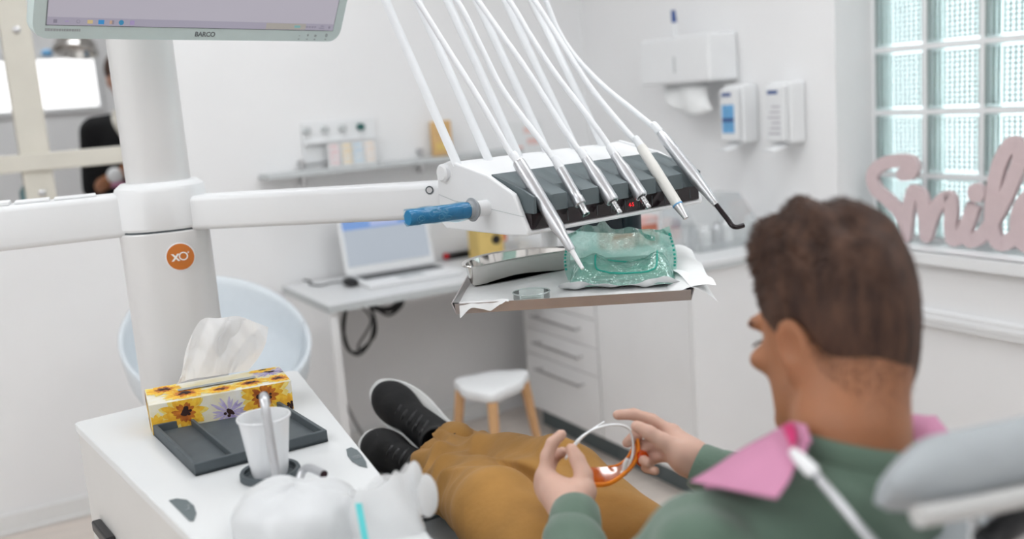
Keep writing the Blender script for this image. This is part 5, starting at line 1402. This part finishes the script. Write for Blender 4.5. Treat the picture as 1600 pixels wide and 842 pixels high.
sd_ = np.cross(flow, nn0+rs.normal(0, 0.3, (ns, 3))); sd_ /= np.linalg.norm(sd_, axis=1, keepdims=True)
w0 = 0.0008
m1 = p0+flow*(ln_*0.55)[:, None]+nn0*0.002; e1 = p0+flow*ln_[:, None]-nn0*(0.25*ln_)[:, None]*0.4
vs = np.stack([p0-sd_*w0, p0+sd_*w0, m1+sd_*w0*0.8, m1-sd_*w0*0.8, e1+sd_*w0*0.2, e1-sd_*w0*0.2], 1).reshape(-1, 3)
bi = np.arange(ns)[:, None]*6
fq = np.concatenate([bi+np.array([[0, 1, 2, 3]]), bi+np.array([[3, 2, 4, 5]])])
so = np_object('hair_strands', vs, fq, 'hair', hair); so['kind'] = 'stuff'
# short faded strands on the skin below the hairline
if np.sum((BV-HC)*BN*(np.linalg.norm(BV-HC, axis=1) < 0.1)[:, None]) < 0: BN = -BN
Lb = (BV-HC) @ HR.T
nz_ = np.clip((Lb[:, 2]+0.085)/0.075, 0, 1)*(Lb[:, 1] < 0.028)*(Lb[:, 2] < 0.02)*(np.linalg.norm(BV-HC, axis=1) < 0.14)
nz_ *= np.clip((-Lb[:, 1]+0.028)/0.03, 0, 1)
nz_ *= (np.abs(Lb[:, 0]) < 0.069)
pr_n = nz_**1.6/np.sum(nz_**1.6)
ids = rs.choice(len(BV), 9000, p=pr_n)
p0 = BV[ids]+rs.normal(0, 0.0012, (9000, 3)); nn0 = BN[ids]
flow = -hu[None]+0.35*nn0+rs.normal(0, 0.25, (9000, 3)); flow /= np.linalg.norm(flow, axis=1, keepdims=True)
sd_ = np.cross(flow, nn0); sd_ /= np.linalg.norm(sd_, axis=1, keepdims=True)+1e-9
e1 = p0+flow*(rs.uniform(0.002, 0.0045, 9000))[:, None]
vs = np.stack([p0-sd_*0.00028, p0+sd_*0.00028, e1+sd_*0.0001, e1-sd_*0.0001], 1).reshape(-1, 3)
fq = np.arange(9000)[:, None]*4+np.array([[0, 1, 2, 3]])
so = np_object('faded_hair', vs, fq, 'hair', hair); so['kind'] = 'stuff'
# sweater
sw = []
tk = 0.016
UB = NB+V(0, 0.0, -0.062)
sw += [cap_(LS, RS, 0.054, 0.054, 0.05), cap_(UB+V(-.045, .01, 0), UB+V(.045, .02, -.01), 0.066, 0.064, 0.04), cap_(NB+V(0, 0.02, -0.095), CH, 0.088, 0.105, 0.04), cap_(NB+V(-.062, -.012, -.066), NB+V(.060, .000, -.074), 0.056, 0.056, 0.03), cap_(NB+V(0, -.012, -.048), NB+V(0, -.02, -.09), 0.064, 0.064, 0.02), cap_(NB+V(-.03, -.016, -.05), NB+V(.03, -.014, -.052), 0.060, 0.060, 0.02),
       
       cap_(CH+V(-.06, 0, 0), PEL+V(-.05, 0, 0.0), 0.09, 0.10, 0.04), cap_(CH+V(.06, 0, 0), PEL+V(.05, 0, 0.0), 0.09, 0.10, 0.04)]
for S_, E_, W_2 in ((LS, LE, LW), (RS, RE, RW)):
    cuff = W_2+nrm(E_-W_2)*0.008
    sw += [cap_(S_, E_, 0.058, 0.050, 0.03), cap_(E_, E_+(cuff-E_)*0.75, 0.048, 0.041, 0.02), cap_(E_+(cuff-E_)*0.75, cuff+nrm(E_-cuff)*0.03, 0.040, 0.0345, 0.01)]
Fd, lo_, h_ = sdf_mesh(sw, 0.005)
vt, fc = nets(Fd, lo_, h_); vt = relax(vt, fc, 2, 0.4); N_ = vnormals(vt, fc)
vol = np.sum(np.einsum('ij,ij->i', vt[fc[:, 0]]-vt.mean(0), np.cross(vt[fc[:, 1]]-vt.mean(0), vt[fc[:, 2]]-vt.mean(0))))
if vol < 0: N_ = -N_
x, y, z = vt.T
fold = 0.0035*np.sin(60*x+45*y-38*z+2*np.sin(21*y+9*x))*np.clip(np.sin(13*x-9*y+7*z)+0.3, 0, 1)+0.002*np.sin(95*z+60*x+3*np.sin(17*x))
swo = np_object('sweater', vt+N_*fold[:, None], fc, 'sweat', pat)
# ribbed cuffs and collar
for W_2, E_ in ((LW, LE), (RW, RE)):
    d_c = nrm(W_2-E_); o_c = W_2-d_c*0.048
    prof_c = [(0.0335, 0.0), (0.0360, 0.006), (0.0355, 0.028), (0.0338, 0.046), (0.0320, 0.050), (0.0290, 0.046), (0.0290, 0.02)]
    b = MB(); b.lathe(prof_c, 36, o_c, d_c); b.build('cuff', 'sweat', swo)
ring_c = []
nd = nrm(hp3(0, -0.034, -0.020)-NB)
cx1 = nrm(np.cross(nd, V(0, 1, 0))); cy1 = np.cross(nd, cx1)
for i in range(40):
    a = 2*math.pi*i/40
    p_ = NB+V(0, -0.004, -0.016)+cx1*0.064*math.cos(a)+cy1*0.062*math.sin(a)
    p_ = p_+V(0, 0, -0.020)*max(0, math.sin(a)*(1 if cy1[1] > 0 else -1))
    ring_c.append(p_)
b = MB(); b.tube(ring_c, 0.0105, 10, closed=True, flat=(0.75, 1.45), up=nd); b.build('collar', 'sweat', swo)
# trousers
def leg(H_2, K_, A_):
    d_ = nrm(A_-K_); e_ = A_-d_*0.01
    return [cap_(H_2, K_, 0.094, 0.070, 0.010), cap_(K_, K_+(A_-K_)*0.35, 0.070, 0.064, 0.010), cap_(K_+(A_-K_)*0.35, e_, 0.064, 0.066, 0.008)]
tr = [cap_(HLp, HRp, 0.105, 0.105, 0.05), cap_(PEL+V(-.06, -.02, .02), PEL+V(.06, -.02, .02), 0.10, 0.10, 0.05)]
for H_3, K_, A_ in ((HRp, KRp, AR), (HLp, KLp, AL)):
    d_ = nrm(A_-K_); tr += leg(H_3, K_, A_)+[('c', A_-d_*0.02, A_+d_*0.12, 0.056, 0.075, 0.004, 'sub')]
Fd, lo_, h_ = sdf_mesh(tr, 0.005)
vt, fc = nets(Fd, lo_, h_); vt = relax(vt, fc, 1, 0.4); N_ = vnormals(vt, fc)
vol = np.sum(np.einsum('ij,ij->i', vt[fc[:, 0]]-vt.mean(0), np.cross(vt[fc[:, 1]]-vt.mean(0), vt[fc[:, 2]]-vt.mean(0))))
if vol < 0: N_ = -N_
x, y, z = vt.T
wy = 1.6*np.sin(7*x+5*z)+0.8*np.sin(19*x-11*z+6*y)
kz = np.exp(-((y-1.36)/0.10)**2)+0.9*np.exp(-((y-1.72)/0.09)**2)+0.8*np.exp(-((y-1.05)/0.12)**2)+0.25
rid = lambda q: 1-2*np.sqrt(np.sin(q)**2+0.03)
wz = 2.2*np.sin(4.1*y+9*x+1.0)+1.2*np.sin(9*y-13*z+2*x)
f1 = rid(10*y+24*x+22*z+wz); f2 = rid(19*y-16*x+9*z+1.3*wz+1.0)
fold = (0.45+0.75*kz)*(0.0078*f1*np.clip(np.sin(9*x+6*y+5*z+wy*0.5)+0.5, 0, 1)+0.0076*f2*np.clip(np.sin(8*y-8*x+wz*0.4)+0.35, 0, 1))+0.0006*np.sin(90*y+70*x+3*wy)
trs = np_object('trousers', vt+N_*fold[:, None], fc, 'trous', pat)
# shoes
def shoe(A_, t_, dors, K_):
    y_ = nrm(t_); z_ = dors-(dors@y_)*y_; z_ = nrm(z_); x_ = np.cross(y_, z_)
    o = A_-y_*0.045-z_*0.112
    S = lambda a, b2, c: o+x_*a+y_*b2+z_*c
    Rm = np.array([x_, y_, z_])
    pr = [ell_(S(0, .218, .040), Rm, (.046, .060, .030), .02), cap_(S(0, .08, .056), S(0, .20, .046), .042, .034, .02), ell_(S(0, .048, .052), Rm, (.038, .046, .048), .02), cap_(S(0, .042, .070), S(0, .055, .112), .040, .041, .015), cap_(S(0, .09, .085), S(0, .16, .066), .027, .020, .02),
          ell_(S(0, .13, -.045), Rm, (.2, .3, .062), .004, True), ('c', S(0, .05, .11), S(0, .058, .16), .031, .036, .003, 'sub')]
    Fd, lo_, h_ = sdf_mesh(pr, 0.004); vt, fc = nets(Fd, lo_, h_)
    so_ = np_object('shoe', vt, fc, 'shoe', pat)
    out = []
    for i in range(48):
        a = 2*math.pi*i/48; c, s2 = math.cos(a), math.sin(a)
        yy = 0.140+0.146*s2; w = 0.044+0.007*math.exp(-((yy-0.21)/0.07)**2)-0.006*math.exp(-((yy-0.10)/0.05)**2)
        out.append((1.12*w*math.copysign(abs(c)**0.75, c), yy+0.004))
    b = MB(); rings = []
    for sc2, zz in ((0.93, -0.002), (1.0, 0.004), (1.03, 0.020), (1.0, 0.030), (0.80, 0.031)):
        rings.append([S(p[0]*sc2, 0.140+(p[1]-0.140)*(1+(sc2-1)*0.4), zz) for p in out])
    b.loft(rings); b.build('sole', 'sole', so_, smooth=50)
    for j in range(6):
        yy = 0.105+0.020*j; zz = 0.103-0.0065*j
        b = MB(); b.tube(spline([S(-.024, yy-.006, zz-.010), S(-.008, yy, zz+.0045), S(.008, yy+.002, zz+.0045), S(.024, yy+.008, zz-.010)]), 0.0034, 6, flat=(1.3, .7), up=z_); b.build('lace', 'black', so_)
    b = MB(); b.tube([A_+nrm(K_-A_)*0.08, A_+nrm(K_-A_)*0.02, S(0, .05, .085)], [.042, .038, .034], 20); b.build('sock', 'sock', so_)
    return so_
shoe(AR+V(-0.01, 0.02, 0.012), px(580, 612, 2.12)-px(694, 704, 2.05), -FWD+0.25*V(0, 0, 1)-0.25*RGT, KRp)
shoe(AL+V(-0.005, 0.0, -0.012), px(566, 690, 2.07)-px(690, 764, 1.98), -FWD+0.55*V(0, 0, 1)-0.15*RGT, KLp)

# ---- orange safety glasses held in both hands
gl = thing('safety_glasses', 'orange lens safety glasses with white arms held in both hands', 'glasses', px(950, 720, 1.43))
tp1 = [(884, 716, 1.402), (893, 700, 1.412), (906, 685, 1.422), (925, 672, 1.432), (948, 664.5, 1.442), (970, 664, 1.450), (983, 671, 1.452), (989, 690, 1.450), (988, 712, 1.448), (982, 728, 1.446), (976, 738, 1.442)]
b = MB(); b.tube(spline(P3(tp1), 6), 0.0030, 10, flat=(0.6, 1.35), up=FWD); b.build('temple_arm', 'white2', gl)
b = MB(); b.tube(spline(P3([(898, 697, 1.435), (912, 682, 1.440), (928, 669, 1.446), (944, 659, 1.452)]), 6), 0.0024, 8, flat=(0.6, 1.3), up=FWD); b.build('temple_arm', 'white2', gl)
b = MB(); b.tube(P3([(975, 738, 1.440), (977, 724, 1.437), (981, 717, 1.436)]), 0.0036, 10); b.ell(px(975, 739, 1.440), (0.006, 0.005, 0.005)); b.build('hinge', 'white2', gl)
bot_c = spline(P3([(905, 752, 1.430), (928, 757, 1.424), (952, 755, 1.424), (974, 741, 1.434), (990, 724, 1.446), (997, 704, 1.455), (995, 686, 1.462)]), 8)
top_c = spline(P3([(905, 729, 1.452), (928, 730, 1.450), (950, 729, 1.452), (966, 726, 1.456), (979, 716, 1.462), (988, 700, 1.466), (991, 684, 1.466)]), 8)
b = MB(); nb = len(bot_c)-1; b.grid(lambda u, v: bot_c[int(round(u*nb))]*(1-v)+top_c[int(round(u*nb))]*v, nb, 5); b.build('lens', 'lens', gl, smooth=True)
b = MB(); b.tube(bot_c, 0.0034, 10); b.build('lens_frame', 'orangepl', gl)
b = MB(); b.tube(top_c[8*2:], 0.0018, 8); b.build('lens_rim', 'orangepl', gl)
b = MB(); b.box(px(937, 759, 1.421), (0.010, 0.003, 0.004), np.array([RGT, UPV, FWD])); b.build('lens_tab', 'orangepl', gl, smooth=False)
b = MB(); b.ell(px(1003, 716, 1.452), (0.010, 0.008, 0.012), np.array([RGT, FWD, UPV])); b.build('side_shield', 'lens', gl)

# ---- pink bib and its clip
bib = thing('dental_bib', 'pink paper bib around the patient\'s neck', 'bib', px(1170, 720, 1.05))
def quad(A4, B4, C4, D4, nu, nv, wob, seed):
    def fn(u, v):
        p = A4*(1-u)*(1-v)+B4*u*(1-v)+C4*u*v+D4*(1-u)*v
        k = math.sin(math.pi*u)*math.sin(math.pi*v)
        return p-FWD*(wob*k+0.004*math.sin(7*u+5*v+seed)*math.sin(math.pi*u))+UPV*wob*0.35*k
    return fn
b = MB()
b.grid(quad(px(1078, 752, 1.00), px(1234, 658, 0.99), px(1262, 700, 0.915), px(1213, 779, 0.835), 20, 14, 0.012, 1), 20, 14)
b.grid(quad(px(1234, 658, 0.99), px(1260, 664, 0.955), px(1268, 690, 0.925), px(1250, 707, 0.91), 8, 8, 0.006, 2), 8, 8)
b.grid(quad(px(1412, 647, 1.06), px(1462, 650, 1.07), px(1496, 692, 1.02), px(1430, 700, 1.01), 10, 8, 0.01, 3), 10, 8)
b.grid(quad(px(1100, 760, 1.10), px(1440, 660, 1.14), px(1440, 760, 1.22), px(1150, 840, 1.16), 20, 10, 0.0, 4), 20, 10)
b.build('bib_sheet', 'pink', bib, solid=0.0012, smooth=True)
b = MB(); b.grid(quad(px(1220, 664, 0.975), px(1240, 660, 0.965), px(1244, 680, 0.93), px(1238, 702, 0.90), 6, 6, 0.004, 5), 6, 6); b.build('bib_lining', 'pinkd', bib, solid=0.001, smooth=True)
clip = thing('bib_clip', 'white clip on a grey cord fastening the pink bib', 'clip', px(1260, 720, 0.93))
c0, c1_ = px(1238, 704, 0.90), px(1274, 741, 0.86)
b = MB(); b.tube([c0, c0+(c1_-c0)*0.3, c0+(c1_-c0)*0.85, c1_], [0.0035, 0.0055, 0.0062, 0.004], 12, flat=(1.1, 0.7), up=FWD); b.build('clip_jaw', 'white2', clip)
b = MB(); b.tube([px(1276, 745, 0.857), px(1279, 749, 0.855)], 0.004, 10); b.build('clip_hinge', 'greymat', clip)
b = MB(); b.tube(spline([c1_, px(1300, 772, 0.84), px(1340, 820, 0.82), px(1375, 862, 0.80), px(1420, 930, 0.78)], 6), 0.0040, 10); b.build('cord', 'silver', clip)

# ================================================================== dental chair
ch = thing('dental_chair', 'grey upholstered dental chair carrying the patient', 'dental chair', V(0.80, 1.2, 0))
def slab(path, w, th, name, m, x0):
    """padded slab following a path in the Y-Z plane"""
    b = MB(); rings = []
    P = spline(path, 6)
    for i, p in enumerate(P):
        t = nrm(P[min(i+1, len(P)-1)]-P[max(i-1, 0)]); n_ = V(0, -t[2], t[1])
        rings.append([V(x0, p[1], p[2])+V(q[0], 0, 0)+n_*(q[1]-th/2) for q in rrect(w, th, min(th*0.45, 0.03), 4)])
    b.loft(rings); return b.build(name, m, ch, smooth=40)
slab([V(0, 0.90, 0.515), V(0, 1.10, 0.53), V(0, 1.32, 0.625), V(0, 1.50, 0.625), V(0, 1.74, 0.575)], 0.42, 0.075, 'seat_cushion', 'pad', 0.80)
slab([V(0, 1.745, 0.574), V(0, 1.86, 0.566), V(0, 2.06, 0.560)], 0.42, 0.05, 'foot_pad', 'pad', 0.80)
for j in range(9):
    yy = 1.745+0.030*j
    b = MB(); b.bb(0.60, 1.0, yy, yy+0.018, 0.566-0.0008*j, 0.574-0.0008*j); b.build('rubber_rib', 'greymat', ch, smooth=False, bevel=0.002)
slab([V(0, 0.80, 0.46), V(0, 0.66, 0.66), V(0, 0.57, 0.82), V(0, 0.54, 0.93)], 0.46, 0.08, 'backrest', 'pad', 0.76)
b = MB(); b.bb(0.66, 0.94, 0.95, 1.65, 0.36, 0.45); b.build('seat_frame', 'white', ch, smooth=False, bevel=0.02)
b = MB(); b.lathe([(0.10, 0.03), (0.09, 0.37), (0, 0.37)], 28, (0.80, 1.25, 0)); b.build('lift_column', 'white', ch)
b = MB(); b.bb(0.60, 1.0, 0.85, 1.75, 0.001, 0.05); b.build('floor_plate', 'greymat', ch, smooth=False, bevel=0.015)
# headrest
hc0, hc1 = px(1392, 786, 0.790), px(1720, 706, 0.90)
hx_ = nrm(hc1-hc0); hn_ = nrm(-FWD*0.80+UPV*0.62-(-FWD*0.80+UPV*0.62)@hx_*hx_); hb_ = np.cross(hx_, hn_); hb_ = hb_ if hb_ @ UPV > 0 else -hb_
HLn = np.linalg.norm(hc1-hc0)
b = MB(); rings = []
for i in range(22):
    u = i/21; e = (1-(2*u-1)**6)**0.5 if 0 < u < 1 else 0.05
    e = max(e, 0.08)
    kk = min(1, 0.35+2.6*u)**0.6
    rings.append([hc0+hx_*HLn*u+hb_*(q[0]*(0.25+0.75*e)*kk+0.012*(1-kk)*0+0.016*kk)+hn_*q[1]*(0.5+0.5*e) for q in rrect(0.060, 0.056, 0.026, 5)])
b.loft(rings); b.build('headrest_pad', 'pad', ch, smooth=50)
b = MB(); b.tube(spline([hc0+hx_*0.004-hb_*0.020+hn_*0.012, hc0+hx_*HLn*0.5-hb_*0.026+hn_*0.014, hc1-hb_*0.024+hn_*0.012], 6), 0.0085, 12); b.build('headrest_edge', M.setdefault('padlight', mat('light_grey_upholstery', (0.58, 0.58, 0.57), 0.5, noise=0.03)), ch)
q0 = px(1640, 830, 0.86)
b = MB(); b.tube(spline([hc0+hx_*HLn*0.55-hn_*0.03, V(0.77, 0.49, 0.95), V(0.76, 0.53, 0.90)], 5), 0.016, 12); b.build('headrest_stem', 'brushed', ch)
b = MB(); b.tube(spline([px(1540, 850, 0.83), px(1570, 826, 0.84), px(1610, 806, 0.86), px(1680, 790, 0.9)], 6), 0.013, 12); b.build('headrest_lever', 'black', ch)
b = MB(); b.tube(spline([px(1521, 812, 0.86), px(1522, 835, 0.855), px(1518, 900, 0.84)], 5), 0.0045, 10); b.build('headrest_tube', 'white2', ch)
b = MB(); b.tube(spline([px(1560, 800, 1.02), px(1600, 785, 1.02), px(1680, 770, 1.03)], 5), 0.016, 12); b.build('armrest_cover', 'teal', ch)

# ================================================================== left background
# shell chair behind the column
sc0 = V(0.625, 3.05, 0)
t = thing('shell_chair', 'pale round-backed shell chair behind the dental column', 'chair', sc0)
def shell(u, v):
    a = 2*math.pi*u
    back_ = 0.5+0.5*math.sin(a)
    R_ = 0.09+0.155*min(1, v*1.3)+0.02*v
    rim = 0.62+0.27*back_**1.2
    if v < 0.4: rr = R_*v/0.4; zz = 0.45+0.02*(v/0.4)**2
    else: k = (v-0.4)/0.6; rr = R_*(0.92+0.10*k); zz = 0.47+(rim-0.47)*k
    return sc0+V(rr*math.cos(a)*1.02, rr*math.sin(a), zz)
b = MB(); b.grid(shell, 56, 24); b.build('shell', 'shell', t, solid=0.012, smooth=True)
for sx, sy in ((-1, -1), (1, -1), (1, 1), (-1, 1)):
    b = MB(); b.tube([sc0+V(sx*0.09, sy*0.09, 0.445), sc0+V(sx*0.20, sy*0.19, 0.001)], [0.014, 0.011], 12); b.build('leg', 'silver', t)
# bottle on the ledge of the opening
q = ony(43, 290, YB+0.045); q[2] = OZ0+0.031
t = thing('spray_bottle', 'blue-green bottle on the ledge of the framed opening', 'bottle', q)
M['bgreen'] = clear_mat('blue_green_plastic', (0.35, 0.62, 0.66), 0.1, 0.2, milk=0.6, milk_col=(0.28, 0.52, 0.56))
b = MB(); b.lathe([(0, 0), (0.028, 0), (0.030, 0.01), (0.030, 0.10), (0.014, 0.125), (0.012, 0.14), (0, 0.14)], 20, q); b.build('body', 'bgreen', t)
b = MB(); b.lathe([(0.014, 0.138), (0.014, 0.165), (0, 0.165)], 16, q); b.build('cap', 'greycap', t)
# lamp head hanging in the next room
q = ony(118, 72, 5.7)
t = thing('exam_lamp', 'chrome examination lamp hanging in front of the bright pane', 'lamp', q)
b = MB(); b.lathe([(0.0, 0.06), (0.05, 0.055), (0.10, 0.02), (0.115, -0.03), (0.105, -0.03), (0.09, 0.01), (0, 0.04)], 28, q, nrm(V(0.2, 0.3, 1))); b.build('shade', 'steel', t)
b = MB(); b.ell(q+V(0.03, -0.05, 0.03), (0.03, 0.03, 0.03)); b.build('joint', 'greymat', t)
b = MB(); b.tube([q+V(0, 0, 0.05), V(q[0], q[1], ZC-0.001)], 0.014, 12); b.build('pole', 'white2', t)
b = MB(); b.ell(q+V(-0.14, 0.0, -0.03), (0.028, 0.028, 0.02)); b.build('handle', 'lblblue', t)
# person in the next room
pb = ony(212, 230, 4.80); pb[2] = 0
pp = thing('person', 'person in black clothes standing beyond the framed opening', 'person', pb)
hs = 1.66
def pz(x, y, z): return pb+V(x, y, z)
ff = [ell_(pz(0, 0, 1.60), I3, (0.075, 0.095, 0.11), .02), cap_(pz(0, 0.01, 1.50), pz(0, 0.01, 1.42), .05, .055, .02), cap_(pz(-.15, 0, 1.385), pz(.15, 0, 1.385), .05, .05, .04), cap_(pz(0, 0, 1.30), pz(0, 0, 1.0), .12, .12, .05),
      cap_(pz(-.17, 0, 1.37), pz(-.20, -.02, 1.12), .042, .036, .02), cap_(pz(-.20, -.02, 1.12), pz(-.10, -.17, 1.19), .034, .026, .015), cap_(pz(.17, 0, 1.37), pz(.20, 0, 1.1), .042, .036, .02), cap_(pz(.20, 0, 1.1), pz(.10, -.17, 1.19), .034, .026, .015),
      cap_(pz(-.08, 0, .95), pz(-.09, 0, .5), .085, .055, .03), cap_(pz(-.09, 0, .5), pz(-.09, .02, .06), .052, .04, .02), cap_(pz(.08, 0, .95), pz(.09, 0, .5), .085, .055, .03), cap_(pz(.09, 0, .5), pz(.09, .02, .06), .052, .04, .02),
      cap_(pz(-.09, .02, .035), pz(-.09, -.14, .03), .035, .028, .02), cap_(pz(.09, .02, .035), pz(.09, -.14, .03), .035, .028, .02),
      cap_(pz(0, -.09, 1.59), pz(0, -.108, 1.57), .010, .013, .01)]
for sx in (-1, 1):
    w_ = pz(sx*.10, -.17, 1.19)
    for j in range(4): ff += chain([w_, w_+V(-sx*(.03+.004*j), -.045+.006*j, .012-.016*j), w_+V(-sx*(.065+.0*j), -.055+.008*j, .010-.016*j)], (.014, .010, .008), .005)
    ff += chain([w_, w_+V(-sx*.01, -.03, .03), w_+V(-sx*.035, -.05, .035)], (.014, .010, .009), .006)
    ff += [ell_(pz(sx*.076, 0, 1.59), I3, (.010, .020, .03), .006)]
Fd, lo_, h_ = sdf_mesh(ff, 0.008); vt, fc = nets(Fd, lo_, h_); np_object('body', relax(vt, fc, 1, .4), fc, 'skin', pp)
cl = [cap_(pz(-.15, 0, 1.38), pz(.15, 0, 1.38), .062, .062, .04), cap_(pz(-.04, 0, 1.30), pz(-.05, 0, .85), .135, .15, .05), cap_(pz(.04, 0, 1.30), pz(.05, 0, .85), .135, .15, .05), cap_(pz(-.17, 0, 1.37), pz(-.20, -.02, 1.13), .058, .052, .02), cap_(pz(.17, 0, 1.37), pz(.20, 0, 1.13), .058, .052, .02)]
Fd, lo_, h_ = sdf_mesh(cl, 0.012); vt, fc = nets(Fd, lo_, h_); np_object('tunic', relax(vt, fc, 1, .4), fc, 'blackcloth', pp)
tr2 = [cap_(pz(s*.08, 0, .90), pz(s*.09, 0, .5), .105, .075, .03) for s in (-1, 1)]+[cap_(pz(s*.09, 0, .5), pz(s*.09, .02, .10), .072, .06, .02) for s in (-1, 1)]
Fd, lo_, h_ = sdf_mesh(tr2, 0.012); vt, fc = nets(Fd, lo_, h_); np_object('trousers', relax(vt, fc, 1, .4), fc, 'blackcloth', pp)
hr = [ell_(pz(0, .02, 1.635), I3, (.086, .100, .095), .02), ell_(pz(0, -.11, 1.57), I3, (.09, .07, .08), .01, True)]
Fd, lo_, h_ = sdf_mesh(hr, 0.008); vt, fc = nets(Fd, lo_, h_); np_object('hair', vt, fc, 'hair', pp)
b = MB(); b.tube(spline([pz(-.06, -.01, 1.45), pz(-.075, -.10, 1.40), pz(-.02, -.145, 1.28)], 5), 0.016, 10, flat=(1.3, .5), up=V(0, -1, 0)); b.build('lapel', 'cream', pp)
q = ony(180, 274, 4.62)
t = thing('cotton_ball', 'white ball with pink base held by the person in black', 'ball', q)
b = MB(); b.ell(q, (0.035, 0.035, 0.035)); b.build('ball', 'paper', t)
b = MB(); b.lathe([(0, 0), (0.03, 0), (0.034, 0.012), (0.02, 0.022), (0, 0.022)], 20, q+V(0.01, 0, -0.05)); b.build('base', 'pink', t)
